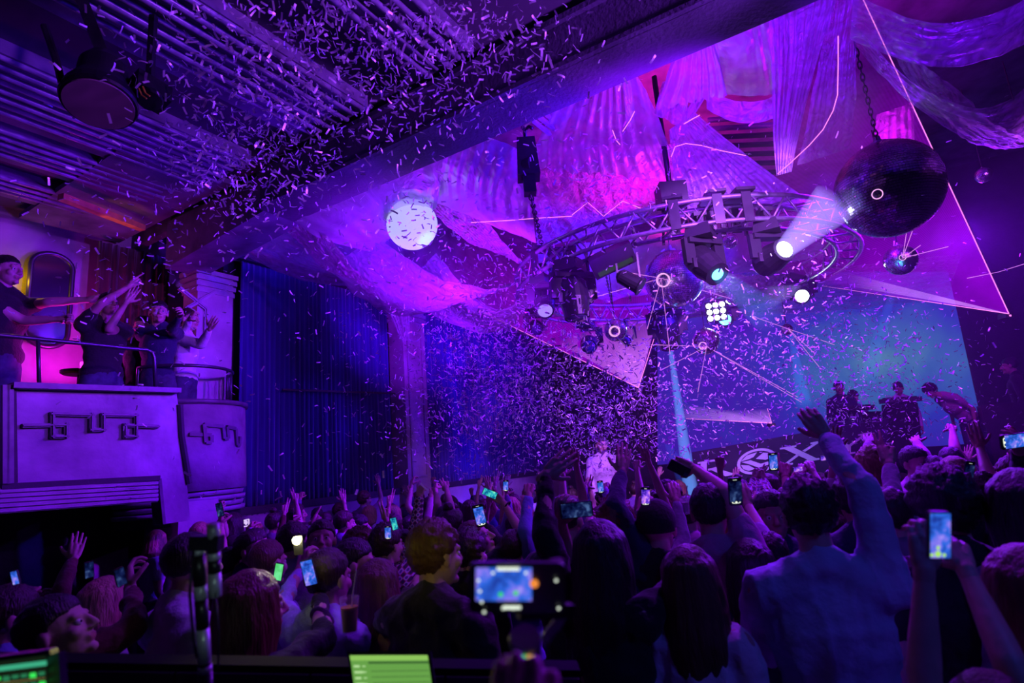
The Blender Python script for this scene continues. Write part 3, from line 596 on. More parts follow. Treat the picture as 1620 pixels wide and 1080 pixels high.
# thin lines of laser light lying over the folds of the drapes
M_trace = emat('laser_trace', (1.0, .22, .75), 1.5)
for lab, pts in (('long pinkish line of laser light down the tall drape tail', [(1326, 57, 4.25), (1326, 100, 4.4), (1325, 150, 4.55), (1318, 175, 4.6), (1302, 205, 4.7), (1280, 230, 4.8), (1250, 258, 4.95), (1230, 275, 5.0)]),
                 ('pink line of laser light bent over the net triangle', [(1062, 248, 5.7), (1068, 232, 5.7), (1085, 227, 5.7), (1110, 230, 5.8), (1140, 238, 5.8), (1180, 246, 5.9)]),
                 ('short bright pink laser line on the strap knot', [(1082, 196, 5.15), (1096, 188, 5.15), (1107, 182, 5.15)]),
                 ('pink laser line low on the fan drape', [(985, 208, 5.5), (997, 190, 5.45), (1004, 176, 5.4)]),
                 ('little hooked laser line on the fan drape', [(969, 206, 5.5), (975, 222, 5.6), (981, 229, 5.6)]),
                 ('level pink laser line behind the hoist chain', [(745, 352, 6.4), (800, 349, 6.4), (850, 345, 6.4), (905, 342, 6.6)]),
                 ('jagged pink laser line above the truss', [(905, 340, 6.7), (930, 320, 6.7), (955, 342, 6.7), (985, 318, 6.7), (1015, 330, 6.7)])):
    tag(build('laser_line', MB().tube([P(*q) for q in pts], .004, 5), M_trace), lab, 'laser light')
# haze filling the hall beyond the beam
hz = MB().box(WL(-1.7, 9.3, 4.55), (11.0, 10.2, 5.6), ax=[BX, AX, Z]); M_hz = bpy.data.materials.new('hall_haze'); M_hz.use_nodes = True; nt = M_hz.node_tree; nt.nodes.clear()
vs_ = nt.nodes.new('ShaderNodeVolumeScatter'); vs_.inputs['Density'].default_value = .009; vs_.inputs['Anisotropy'].default_value = .2; o_ = nt.nodes.new('ShaderNodeOutputMaterial'); nt.links.new(vs_.outputs[0], o_.inputs['Volume'])
tag(build('haze', hz, M_hz), 'thin stage haze hanging in the hall, lit violet by the lamps', 'haze', None, 'stuff')
# ================================================================== PEOPLE
def head_mb():
    m = MB(); m.ell((0, -.012, .03), (.077, .097, .09), n=20, k=14); m.ell((0, .02, -.03), (.063, .072, .09), n=18, k=12)
    m.ell((0, .035, -.085), (.044, .048, .033)); m.capsule((0, .09, .012), .009, (0, .113, -.028), .013, 8)
    m.capsule((-.038, .076, .02), .013, (.038, .076, .02), .013, 8)
    for s in (-1, 1):
        m.ell((s * .036, .062, -.03), (.028, .026, .026)); m.ell((s * .08, -.008, -.008), (.011, .02, .032), n=10)
        m.capsule((s * .006, .105, -.034), .009, (s * .013, .1, -.034), .008, 6)
    m.capsule((-.018, .089, -.058), .0085, (.018, .089, -.058), .0085, 8); m.capsule((-.014, .086, -.07), .0085, (.014, .086, -.07), .0085, 8)
    m.ell((0, .08, -.098), (.022, .017, .018)); m.capsule((0, -.018, -.05), .052, (0, -.03, -.15), .056, 12); return m
def fdir(bx, base, ang): return np.array([0, math.sin(ang), math.cos(ang)])
POSES = {  # curl of (index, middle, ring, little) as (knuckle, mid joint, tip), spread, thumb direction
    'open': ([(.12, .15, .1)] * 4, .16, (.75, .15, .65), .3), 'relax': ([(.4, .5, .3)] * 4, .06, (.6, .35, .7), .5),
    'fist': ([(1.35, 1.6, 1.0)] * 4, .0, (.25, .75, .5), 1.1), 'hold': ([(.55, .9, .6)] * 4, .03, (.55, .65, .55), .6),
    'point': ([(.05, .05, .05)] + [(1.35, 1.6, .9)] * 3, .0, (.2, .75, .5), 1.1),
    'two': ([(.05, .05, .05), (.08, .06, .05), (1.35, 1.6, .9), (1.4, 1.6, .9)], .22, (.1, .8, .5), 1.1)}
def hand_mb(pose):
    curls, spread, th, tb = POSES[pose]; m = MB()
    m.capsule((.018, 0, .028), .017, (.028, 0, .082), .0125, 8); m.capsule((-.016, 0, .026), .016, (-.026, 0, .078), .012, 8)
    m.capsule((.002, .001, .0), .0235, (.004, 0, .08), .0145, 10); m.capsule((.0, 0, -.02), .024, (0, 0, .01), .025, 10); m.capsule((-.01, 0, .05), .0155, (.014, 0, .05), .0155, 8)
    for i, (x, z, L, r) in enumerate(((.029, .088, .073, .0088), (.010, .093, .081, .009), (-.010, .09, .075, .0085), (-.028, .08, .06, .0075))):
        p = np.array([x, 0, z]); a = 0.; sx = (1.5 - i) * spread * .5
        for j, seg in enumerate((.45, .31, .24)):
            a += curls[i][j]; d = nrm(np.array([sx * math.cos(a) if j == 0 else sx * .6, math.sin(a), math.cos(a)])); q = p + d * L * seg
            m.capsule(p, r * (1 - .08 * j), q, r * (.93 - .1 * j), 8); p = q
    p = np.array([.024, .006, .022]); d = nrm(np.array(th)); q = p + d * .045; m.capsule(p, .0135, q, .0105, 8)
    d2 = nrm(d + np.array([-.35 * tb, .35 * tb, .45])); m.capsule(q, .0105, q + d2 * .032, .009, 8); return m
_tn = ['head'] + list(POSES)
_t = remesh_batch([(head_mb(), .0058, 3)] + [(hand_mb(p), .0042, 1) for p in POSES])
HEADV, HEADQ = _t[0]; HANDS = dict(zip(_tn[1:], _t[1:]))
HMAT = np.zeros(len(HEADQ), int); _c = HEADV[HEADQ].mean(1)
HMAT[(np.abs(_c[:, 0]) < .021) & (_c[:, 1] > .088) & (_c[:, 2] < -.051) & (_c[:, 2] > -.078)] = 2
# ---- hair shapes in the head frame (x right, y face, z up)
def hair_cap(puff=.0, tuft=.006, back=-.075, seed=1, k=26, fringe=.045, wav=16):
    m = MB(); m.ell((0, 0, 0), (1, 1, 1), n=44, k=30); v = m.verts(); d = v / np.linalg.norm(v, axis=1)[:, None]
    out = np.array([.083, .104, .098]) + puff; inn = np.array([.06, .07, .07]); c = np.array([0, -.016, .036])
    pw = d * out + c
    lim = np.interp(d[:, 1], [-1, -.35, .1, .45, 1], [back, back, -.02, .03, fringe])           # hairline height by direction
    k_ = np.clip((pw[:, 2] - lim) / .016 + .5, 0, 1)[:, None]
    o = d * (out * k_ + inn * (1 - k_)) + c
    o = o + d * (tuft * smn(d, wav, seed) + tuft * .6 * smn(d * [1, 1, 2.5], wav * 2.2, seed + 3))[:, None] * k_
    m.v = [o]; return m
def hair_long(L=.36, wide=.10, seed=2, wave=0.):
    m = MB(); r = random.Random(seed); m.ell((0, -.02, .04), (.088, .105, .095), n=18, k=12)
    for i in range(15):
        a = -2.35 + 4.7 * i / 14; sx, sy = math.sin(a), -math.cos(a)
        p0 = np.array([sx * .070, -.018 + sy * .085, .055]); p1 = np.array([sx * .088, -.02 + sy * .088, -.05])
        fr = .6 + .4 * math.cos(a * .5); LL = L * (.8 + .2 * fr) + r.uniform(-.03, .03)
        p2 = np.array([sx * (wide + .01), -.045 + sy * .075, -.05 - (LL - .05) * .5]); p3 = np.array([sx * wide * .85 + wave * r.uniform(-.02, .02), -.06 + sy * .06, -LL])
        m.capsule(p0, .03, p1, .032, 8); m.capsule(p1, .032, p2, .034, 8); m.capsule(p2, .034, p3, .016, 8)
    return m
def carve(v):
    """keep the face free: push hair in front of the ears outwards/back"""
    f = (v[:, 1] > .045) & (v[:, 2] < .05) & (np.abs(v[:, 0]) < .07); v = v.copy(); v[f, 1] = .045 - (v[f, 1] - .045) * .3; return v
_h = remesh_batch([(hair_long(.32, .082, 2), .0085, 2), (hair_long(.38, .090, 5, 1.), .0085, 2), (hair_long(.20, .084, 8), .0085, 2)])
HAIR = {}
def hairmesh(name, mb=None, vq=None, st=.004, wav=60):
    if vq is not None:
        v, q = vq; v = carve(v); n = vnormals(v, q); v = v + n * (st * smn(v * [1, 1, .12], wav, 4) + st * .7 * smn(v * [1, 1, .2], wav * 2.6, 9))[:, None]; mb = MB(); mb.add(v, q)
    me = mb.mesh(name, [], True); HAIR[name] = me; return me
HK = {'short': hairmesh('short_hair', hair_cap(.0, .004, -.05, 1)), 'crop': hairmesh('cropped_hair', hair_cap(-.004, .002, -.04, 2)),
      'full': hairmesh('tousled_hair', hair_cap(.008, .009, -.085, 3)), 'curly': hairmesh('curly_hair', hair_cap(.026, .012, -.08, 4, wav=26, fringe=.05)),
      'long': hairmesh('long_hair', vq=_h[0]), 'xlong': hairmesh('long_hair', vq=_h[1], wav=45), 'bob': hairmesh('bobbed_hair', vq=_h[2])}
_m = hair_cap(.004, .004, -.07, 6); _m.ell((0, -.03, .145), (.04, .042, .038), fn=lambda v: v * (1 + .08 * smn(v, 9, 3))[:, None]); HK['bun'] = hairmesh('hair_with_bun', _m)
_m = hair_cap(.004, .003, -.06, 7); _m.capsule((0, -.11, .06), .026, (0, -.15, -.02), .035); _m.capsule((0, -.15, -.02), .035, (0, -.12, -.2), .014); HK['tail'] = hairmesh('hair_with_ponytail', _m)
_m = hair_cap(.01, .001, -.02, 9, fringe=.03); HK['beanie'] = hairmesh('knitted_hat', _m)
_m = hair_cap(.006, .0005, -.01, 10, fringe=.03); _m.ell((0, .13, .035), (.07, .075, .012)); HK['cap'] = hairmesh('peaked_cap', _m)
HAIRM = {}; M_sclera = mat('eye_white', (.6, .55, .55), .3)
def hairmat(kind, c):
    key = (kind in ('cap', 'beanie'), c)
    cols = {'black': (.02, .015, .015), 'dark': (.045, .026, .018), 'brown': (.12, .06, .03), 'blond': (.50, .36, .16), 'grey': (.5, .45, .45), 'auburn': (.16, .05, .03)}
    return mat('hair_' + c, cols[c], .38, var=.3, vscale=12, bump=.5, bscale=22, stretch=(6, 6, .8)) if not key[0] else mat('knit_' + c, cols[c], .9, bump=.3, bscale=60)
def clothmat(c):
    cols = {'black': (.012, .011, .013), 'white': (.72, .70, .74), 'lilac': (.50, .42, .62), 'blue': (.10, .18, .55), 'denim': (.16, .26, .5), 'grey': (.22, .22, .26), 'maroon': (.11, .02, .025),
            'navy': (.02, .025, .07), 'pink': (.50, .24, .42), 'olive': (.045, .045, .03), 'brown': (.13, .07, .04), 'steel': (.40, .48, .66), 'mustard': (.45, .28, .08), 'violet': (.22, .12, .42), 'red': (.35, .04, .06)}
    if c in ('plaid', 'paisley'):
        nm = 'cloth_' + c
        if nm in MATS: return MATS[nm]
        m = mat(nm, (.5, .4, .5), .85); nt = m.node_tree; b = nt.nodes['Principled BSDF']; tc = nt.nodes.new('ShaderNodeTexCoord')
        ws = []
        for d, s in (('X', 9), ('Z', 9)):
            w = nt.nodes.new('ShaderNodeTexWave'); w.bands_direction = d; w.inputs['Scale'].default_value = s; w.inputs['Distortion'].default_value = .6 if c == 'plaid' else 7
            nt.links.new(tc.outputs['Object'], w.inputs[0]); ws.append(w)
        mu = nt.nodes.new('ShaderNodeMath'); mu.operation = 'ADD'; nt.links.new(ws[0].outputs[1], mu.inputs[0]); nt.links.new(ws[1].outputs[1], mu.inputs[1])
        r = nt.nodes.new('ShaderNodeValToRGB'); r.color_ramp.interpolation = 'CONSTANT'; e = r.color_ramp.elements; e.new(.3); e.new(.5)
        for x, (p, cc) in zip(e, ((0, (.03, .02, .05)), (.3, (.3, .05, .08)), (.5, (.55, .5, .55)), (.8, (.1, .1, .2)))): x.position = p; x.color = (*cc, 1)
        dv = nt.nodes.new('ShaderNodeMath'); dv.operation = 'MULTIPLY'; dv.inputs[1].default_value = .5; nt.links.new(mu.outputs[0], dv.inputs[0])
        nt.links.new(dv.outputs[0], r.inputs[0]); nt.links.new(r.outputs[0], b.inputs['Base Color']); return m
    return mat('cloth_' + c, cols[c], .85, var=.18, vscale=7, bump=.35, bscale=45, sheen=.15)
def trousers_mb(s=1):
    m = MB(); m.ell((0, 0, .95), (.178, .128, .12)); m.capsule((-.03, 0, .92), .12, (.03, 0, .92), .12)
    for x in (-1, 1): m.capsule((x * .09, 0, .88), .1, (x * .105, .01, .5), .075); m.capsule((x * .105, .01, .5), .075, (x * .11, -.01, .12), .062); m.capsule((x * .11, -.01, .12), .062, (x * .11, 0, .07), .06)
    return m
_tr, = remesh_batch([(trousers_mb(), .022, 2)])
_mb = MB(); _mb.add(_tr[0], _tr[1]); TR = _mb.mesh('trousers', [M_jean], True)
_mb = MB(); _mb.capsule((0, -.06, .045), .045, (0, .12, .036), .034); _mb.box((0, .03, .012), (.09, .28, .024)); SHOE = _mb.mesh('shoe', [M_shoe], True)
PJ = []                                  # queued people
def solve_ray(px, py, C0, L, dh, far=True):
    """point on the pixel's sight line at bone length L from C0 (or the nearest such point)"""
    r = ray(px, py); o = CAM - C0; a = r @ r; b = r @ o; c = o @ o - L * L; D = b * b - a * c
    t0 = -b / a
    if D <= 0: t = t0; p = CAM + r * t; dd = p - C0; k = min(1.0, L * 1.25 / np.linalg.norm(dd)); return C0 + dd * k
    t = t0 + (math.sqrt(D) / math.sqrt(a) / math.sqrt(a) * a / a if 0 else math.sqrt(D) / a) * (1 if far else -1); return CAM + r * t
def person(label, hx, ty, d, face=0, look=0, hair='short', hc='dark', shirt='black', sleeve='long', L=None, R=None, pose=('relax', 'relax'), floor=0., woman=False, skin=None, group=None, tilt=0, lean=0, category='person', turn=None, trous=True, wide=1.0):
    top = P(hx, ty, d); H = top[2] - floor; s = H / 1.75; hs = min(1.05, max(.93, s)) if floor == 0 else s
    h = math.radians(face + 22); fw = np.array([math.sin(h), math.cos(h), 0]); rt = np.array([math.cos(h), -math.sin(h), 0])
    ht = math.radians((face if turn is None else turn) + 22); hf = np.array([math.sin(ht), math.cos(ht), 0]); hr = np.array([math.cos(ht), -math.sin(ht), 0])
    lk = math.radians(look); hfu = hf * math.cos(lk) + Z * math.sin(lk); hup = np.cross(hr, hfu); ti = math.radians(tilt)
    hr2 = hr * math.cos(ti) + hup * math.sin(ti); hup = np.cross(hr2, hfu); HF = np.array([hr2, hfu, hup])
    hc_ = top - Z * .125 * hs
    le = math.radians(lean)
    if lean: s = H / (.95 + .8 * math.cos(le))
    root = hc_ - fw * (.03 * s) - Z * (H - .125 * hs) - fw * math.sin(le) * .75 * s; root[2] = floor
    sh = (.15 if woman else .17) * wide
    def B(x, y, z):
        """body frame -> world; above the hips the trunk leans"""
        x, y, z = x * s, y * s, z * s
        zh = .95 * s
        if z > zh and le: dz = z - zh; y, z = y + dz * math.sin(le), zh + dz * math.cos(le)
        return root + rt * x + fw * y + Z * z
    bod, clo = MB(), MB(); axb = np.array([rt, fw, Z]); r_ = lambda v: v * s
    neck0 = hc_ - hup * .07 * hs - hfu * .02
    nb = B(0, -.01, 1.47)
    drop = 0
    if le: nb = B(0, 0, 1.45)
    for m, g in ((bod, -.004), (clo, .012 if not woman else .008)):
        w = wide * (.93 if woman else 1)
        m.ell(B(0, 0, .97), ((.158 * w + g) * s, (.115 + g) * s, .14 * s), axb)
        m.ell(B(0, 0, 1.12), ((.140 * w + g) * s, (.1 + g) * s, .18 * s), axb)
        m.ell(B(0, .005, 1.27), ((.168 * w + g) * s, (.118 + g) * s, .19 * s), axb)
        m.capsule(B(-sh * .92, -.01, 1.405), r_(.066 + g), B(sh * .92, -.01, 1.405), r_(.066 + g), 12)
        m.capsule(B(-sh * .62, -.01, 1.415), r_(.066 + g), B(0, -.015, 1.485), r_(.064 + g)); m.capsule(B(sh * .62, -.01, 1.415), r_(.066 + g), B(0, -.015, 1.485), r_(.064 + g))
    bod.capsule(B(0, -.015, 1.40), r_(.062), neck0, .054 * hs, 12)
    clo.capsule(B(0, -.015, 1.45), r_(.072), B(0, -.01, 1.495), r_(.067), 12)
    for x in (-1, 1):
        bod.capsule(B(x * .09, 0, .92), r_(.085), B(x * .1, .01, .5), r_(.056)); bod.capsule(B(x * .1, .01, .5), r_(.056), B(x * .11, -.01, .09), r_(.038))
        bod.capsule(B(x * .11, -.03, .05), r_(.036), B(x * .11, .12, .035), r_(.026))
    hands = []
    spec = {}; sL, sR = B(-sh, -.01, 1.40), B(sh, -.01, 1.40)
    imgx = lambda p: ((p - CAM) @ RT) / max(.05, (p - CAM) @ FW)
    leftfirst = imgx(sL) <= imgx(sR); spec['l' if leftfirst else 'r'] = (L, pose[0]); spec['r' if leftfirst else 'l'] = (R, pose[1])
    for side, S0, sg in (('l', sL, -1), ('r', sR, 1)):
        a, ps = spec[side]; ua, fa = .285 * s, .26 * s; far = True
        if a is None:
            E_ = B(sg * (sh + .055), -.03, 1.12); W_ = B(sg * (sh + .05), .1, .89) if ps != 'front' else B(sg * .05, .25, 1.15)
            if ps == 'front': ps = 'relax'; E_ = B(sg * (sh + .07), .02, 1.13)
        else:
            opt = a[2] if len(a) > 2 else {}; far = opt.get('far', True)
            up_ = a[0][1] is not None
            S1 = S0
            E_ = solve_ray(*a[0], S1, ua, 0, far); W_ = solve_ray(*a[1], E_, fa, 0, opt.get('farw', far))
            if E_[2] > S0[2]: S0 = S0 + Z * .03 * s - rt * sg * .01
        for m, g, on in ((bod, 0, 1), (clo, .012, 1)):
            m.capsule(S0, r_(.058 + g), S0 + (E_ - S0) * .45, r_(.048 + g), 12)
            if m is bod or sleeve != 'none': m.capsule(S0, r_(.052 + g), S0 + (E_ - S0) * (.55 if (m is clo and sleeve == 'short') else 1), r_(.039 + g * 1.2), 12)
            if m is bod: m.capsule(E_, r_(.041), E_ + (W_ - E_) * .4, r_(.038), 12); m.capsule(E_ + (W_ - E_) * .3, r_(.039), W_, r_(.0245), 12)
            elif sleeve == 'long': m.capsule(E_, r_(.052), E_ + (W_ - E_) * .9, r_(.036), 12)
            elif sleeve == 'rolled': m.capsule(E_, r_(.052), E_ + (W_ - E_) * .22, r_(.052), 12)
        zd = nrm(W_ - E_); od = opt.get('dir') if a is not None else None
        if od is not None: zd = nrm(zd * .5 + RT * od[0] + UP * od[1] + FW * (od[2] if len(od) > 2 else 0))
        pn = fw if a is None or not opt.get('palm') else -fw
        if a is None: pn = -rt * sg
        elif ps in ('open', 'two', 'point', 'relax'): pn = nrm((W_ - CAM) * [1, 1, 0])
        y = nrm(pn - zd * (pn @ zd) + 1e-6); x = np.cross(y, zd); FRM = np.array([x, y, zd]); mir = (side == 'r')
        hands.append((W_, FRM, mir, ps, s if floor else hs))
        PJ_h = W_ + zd * .1 * s
    PJ.append(dict(label=label, root=root, bod=bod, clo=clo, s=s, hs=hs, HF=HF, hc=hc_, hands=hands, hair=hair, hcol=hc, shirt=shirt, rt=rt, fw=fw, d=d, H=H, group=group, skin=skin or M_skin, category=category, floor=floor, trous=trous))
    return PJ[-1]
def finish_people():
    jobs = []
    for p in PJ:
        v = .0125 if p['d'] < 2.8 else (.017 if p['d'] < 5 else .022)
        jobs += [(p['bod'], v, 2), (p['clo'], v, 2)]
    res = remesh_batch(jobs)
    for i, p in enumerate(PJ):
        (bv, bq_), (cv, cq) = res[2 * i], res[2 * i + 1]
        m = MB(); m.add(bv, bq_); hs = p['hs']; hv = (HEADV * hs) @ p['HF'] + p['hc']; m.add(hv, HEADQ[HMAT == 0]); m.q.append(HEADQ[HMAT == 2] + (m.n - len(hv))); m.qm.append(np.full((HMAT == 2).sum(), 2))
        for sx in (-1, 1):
            m.ell(np.array([sx * .031, .0775, -.002]) * hs @ p['HF'] + p['hc'], (.0125 * hs,) * 3, n=8, k=6, m=3); m.ell(np.array([sx * .031, .0865, -.002]) * hs @ p['HF'] + p['hc'], (.0055 * hs,) * 3, n=8, k=5, m=1)
        for W_, FR, mir, ps, sc in p['hands']:
            v, q = HANDS[ps]; v = v * sc * 1.03
            if mir: v = v * [-1, 1, 1]; q = q[:, ::-1]
            m.add(v @ FR + W_, q)
        root = p['root']; o = link('person', m.mesh('person', [p['skin'], M_eye, M_lip, M_sclera], True, root), loc=root)
        tag(o, p['label'], p['category'], p['group'])
        n = vnormals(cv, cq); k = 20 / p['s']
        w = smn(cv * [1, 1, .6], k, i) * .35 + .5 - 1.3 * np.sqrt(np.abs(smn(cv * [1, .8, .45], k * 1.5, i + 50)) + .01) * .8 + .25 * smn(cv * [.5, 1, 1.3], k * 2.4, i + 9)
        cv = cv + n * ((.017 if p['d'] < 2.6 else .010) * w * (1 if p['d'] < 5 else .6))[:, None]
        c = MB(); c.add(cv, cq); link('shirt', c.mesh('shirt', [clothmat(p['shirt'])], True, root), o)
        key = (p['hair'], p['hcol']); nm = HK[p['hair']] if p['hair'] else None
        if nm:
            if key not in HAIRM: me = nm.copy(); me.materials.clear(); me.materials.append(hairmat(*key)); HAIRM[key] = me
            F3 = p['HF'].T * hs; mw = Matrix([[*F3[r], (p['hc'] - root)[r]] for r in range(3)] + [[0, 0, 0, 1]]); link(HAIRM[key].name.split('.')[0], HAIRM[key], o, mw=mw)
        if p['shirt'] in ('steel', 'lilac', 'denim', 'white', 'plaid', 'pink') and p['d'] < 5:
            nk = p['hc'] - Z * .150 * p['hs'] - p['fw'] * .022; c = MB(); rr = .069 * p['hs']; pts = []
            for t_ in np.linspace(.35, 2 * PI - .35, 16): pts.append(nk + p['fw'] * rr * 1.05 * math.cos(t_) + p['rt'] * rr * math.sin(t_) - Z * .02 * math.cos(t_))
            pts = np.array(pts); up_ = np.array([0, 0, .018]); od = (pts - nk) * .16; k = len(pts)
            c.add(np.concatenate([pts + up_ - od * .6, pts - up_ + od, pts - up_ + od * 1.5, pts + up_ - od * .2]), [(a * k + j, a * k + j + 1, b * k + j + 1, b * k + j) for j in range(k - 1) for a, b in ((0, 1), (1, 2), (2, 3), (3, 0))])
            link('collar', c.mesh('collar', [clothmat(p['shirt'])], True, root), o)
        s = p['s']; Rm = np.array([p['rt'], p['fw'], Z]).T * s
        def lm(off): q = Rm @ np.array(off, float); return Matrix([[*Rm[r], q[r]] for r in range(3)] + [[0, 0, 0, 1]])
        if p['trous']: link('trousers', TR, o, mw=lm((0, 0, 0)))
        for x in (-1, 1): link('shoe', SHOE, o, mw=lm((x * .11, 0, 0)))
def U(x, y): return (x, y)
# ---- front rows, from the right edge leftwards
person('man in wrinkled blue shirt seen from behind with right arm raised high', 1270, 758, 2.15, face=-8, hair='full', hc='black', shirt='steel', L=((1197, 1012), (1240, 1060)), R=((1362, 770), (1306, 690), {'far': True, 'dir': (-.25, .3)}), pose=('relax', 'relax'), wide=1.12)
person('man in black t-shirt with bushy dark hair, behind the raised smartphone', 1482, 748, 2.2, face=-5, hair='curly', hc='black', shirt='black', sleeve='short', wide=1.1)
person('woman in front filming with both bare forearms raised, head below the frame', 1560, 1062, 1.25, face=-12, hair='long', hc='dark', shirt='black', sleeve='none', L=((1462, 1075), (1462, 905)), R=((1592, 1040), (1530, 905)), pose=('hold', 'hold'), woman=True)
person('dark-haired woman with grey top, cut by the right edge behind a raised phone', 1604, 742, 2.05, face=-15, hair='long', hc='black', shirt='grey', woman=True)
person('person at the right edge in violet top, lower face half turned', 1612, 862, 1.5, face=-30, hair='bob', hc='auburn', shirt='violet', woman=True)
person('woman in pale blouse with long lilac-lit hair left of the blue-shirted man', 1088, 862, 2.2, face=4, hair='xlong', hc='brown', shirt='white', woman=True)
person('long-haired woman in black leaning on her friend, black sleeve raised', 948, 822, 2.3, face=10, hair='xlong', hc='black', shirt='black', L=((862, 842), (862, 752), {'dir': (.8, .25)}), R=((1078, 930), (1120, 985)), pose=('open', 'relax'), woman=True)
person('broad man in dark jacket with yellow-lit short hair, elbow bent', 688, 826, 2.35, face=12, turn=25, hair='full', hc='brown', shirt='olive', L=((612, 985), (655, 930)), pose=('relax', 'front'), wide=1.22)
person('woman with long brown hair and one arm lifted, at the left-hand front', 402, 902, 2.05, face=8, turn=25, hair='xlong', hc='auburn', shirt='black', R=((512, 1010), (505, 945)), pose=('relax', 'hold'), woman=True)
person('man in pale blue shirt holding up the phone with the bright flash', 520, 868, 2.5, face=8, turn=5, hair='short', hc='dark', shirt='steel', L=((443, 962), (474, 902), {'dir': (.1, .5)}), R=((560, 1000), (498, 915), {'dir': (-.1, .5)}), pose=('hold', 'hold'), wide=1.12)
person('man in white shirt behind the striped pole, seen from behind', 305, 842, 2.4, face=15, hair='crop', hc='black', shirt='lilac', L=((238, 1005), (262, 1050)), wide=1.08)
person('man with profile turned up and maroon sweater filming at the left', 96, 938, 2.0, face=30, turn=55, look=22, hair='short', hc='black', shirt='maroon', L=None, R=((212, 990), (206, 932), {'dir': (0, .4)}), pose=('relax', 'hold'))
person('woman with straight blond hair beside the maroon sweater', 172, 912, 2.75, face=5, hair='long', hc='blond', shirt='white', L=((128, 985), (138, 945)), pose=('hold', 'relax'), woman=True)
person('man in blue shirt at the left edge filming with a phone', 22, 925, 2.3, face=12, turn=20, hair='short', hc='dark', shirt='denim', L=((8, 1010), (30, 960)), pose=('hold', 'relax'))
person('person with five spread fingers raised in a maroon sleeve', 78, 932, 3.0, face=0, hair='short', hc='brown', shirt='maroon', R=((96, 930), (116, 885), {'dir': (.05, .4)}), pose=('relax', 'open'))
person('camera operator below the frame holding the phone gimbal, violet sleeve', 850, 1200, .78, face=-10, hair='short', hc='dark', shirt='violet', R=((925, 1330), (856, 1205), {'far': False, 'dir': (-.1, .6)}), pose=('relax', 'fist'))
# ---- second rows
person('cropped-hair man in violet shirt left of the flash', 425, 853, 3.1, face=2, hair='crop', hc='brown', shirt='violet')
person('laughing man in profile under the arrow sign', 398, 840, 3.9, face=40, turn=75, look=10, hair='short', hc='dark', shirt='navy')
person('guest with dark quiff at the low wall, one arm up', 405, 836, 4.6, face=30, hair='short', hc='black', shirt='violet', L=((392, 862), (397, 838)), pose=('fist', 'relax'))
person('man beside the flash looking up in a purple shirt', 508, 822, 3.6, face=120, turn=140, look=18, hair='short', hc='dark', shirt='lilac')
person('grey-shirted man behind the flash holding a small dark phone overhead', 466, 826, 3.7, face=8, hair='short', hc='dark', shirt='steel', L=((452, 858), (458, 832)), R=((487, 858), (494, 836), {'dir': (.3, .4)}), pose=('hold', 'point'))
person('man with neat black hair and black jacket, face turned right', 562, 852, 3.0, face=15, turn=55, hair='short', hc='black', shirt='black')
person('long brown-haired woman in mustard top between jacket men', 600, 884, 2.75, face=10, turn=20, hair='xlong', hc='brown', shirt='mustard', woman=True)
person('man with side parting looking right above the black jacket', 572, 836, 3.7, face=30, turn=65, hair='full', hc='brown', shirt='white')
person('woman in chequered shawl filming with two phones before her', 612, 830, 3.6, face=12, hair='full', hc='dark', shirt='plaid', R=((655, 885), (622, 855)), pose=('relax', 'hold'), woman=True)
person('person in plaid shirt punching one fist straight up', 640, 838, 4.0, face=0, hair='short', hc='dark', shirt='plaid', R=((652, 818), (664, 786)), pose=('relax', 'fist'))
person('curly-haired guest right of the yellow-lit head', 742, 838, 3.1, face=8, hair='full', hc='dark', shirt='black')
person('man with glasses looking up at his phone', 752, 822, 3.6, face=60, turn=80, look=25, hair='short', hc='brown', shirt='black', R=((800, 870), (768, 830)), pose=('relax', 'hold'))
person('guest with blurred yellow fist raised behind the jacket man', 712, 806, 4.2, face=0, hair='bun', hc='dark', shirt='violet', L=((702, 850), (697, 826)), pose=('fist', 'relax'), woman=True)
person('bare-armed guest with bracelets holding a teal-lit phone', 842, 826, 3.9, face=-5, hair='long', hc='dark', shirt='violet', sleeve='none', L=((822, 838), (796, 795), {'dir': (-.5, .2)}), pose=('hold', 'relax'), woman=True)
person('guest in light denim shirt with fist straight up', 812, 838, 3.5, face=-5, hair='short', hc='dark', shirt='denim', R=((826, 822), (836, 784)), pose=('relax', 'fist'))
person('blond woman half hidden behind the black raised sleeve', 852, 842, 3.9, face=0, hair='long', hc='blond', shirt='black', woman=True)
person('short-haired person holding a phone sideways in both hands', 893, 783, 3.0, face=8, hair='crop', hc='dark', shirt='black', sleeve='short', L=((896, 880), (888, 826), {'far': False}), R=((945, 860), (934, 826)), pose=('hold', 'hold'))
person('guest in dark hood with open hand raised above', 972, 788, 3.0, face=5, hair='full', hc='auburn', shirt='navy', R=((960, 780), (984, 748), {'dir': (.0, .5)}), pose=('relax', 'open'))
person('man wearing a dark cap in front of the stage phones', 1036, 794, 2.9, face=5, hair='beanie', hc='black', shirt='black', L=((985, 862), (1012, 812), {'dir': (.1, .4)}), pose=('hold', 'relax'))
person('man in pink shirt with short dark hair, arm stretched out with a phone', 1118, 766, 2.75, face=2, hair='short', hc='black', shirt='pink', sleeve='short', R=((1148, 780), (1100, 742), {'dir': (-.6, .05)}), pose=('relax', 'hold'))
person('dark-haired woman low between pale blouse and blue shirt', 1182, 852, 2.5, face=0, hair='long', hc='black', shirt='navy', woman=True)
person('striped-sleeve guest holding up a smartphone with dark screen', 1215, 842, 2.7, face=0, hair='short', hc='black', shirt='lilac', sleeve='rolled', L=((1208, 850), (1184, 800), {'dir': (-.2, .5)}), pose=('hold', 'relax'))
person('bearded man facing the camera left of the blue-shirted man', 1216, 776, 3.1, face=170, turn=172, hair='short', hc='black', shirt='navy', skin=M_skind)
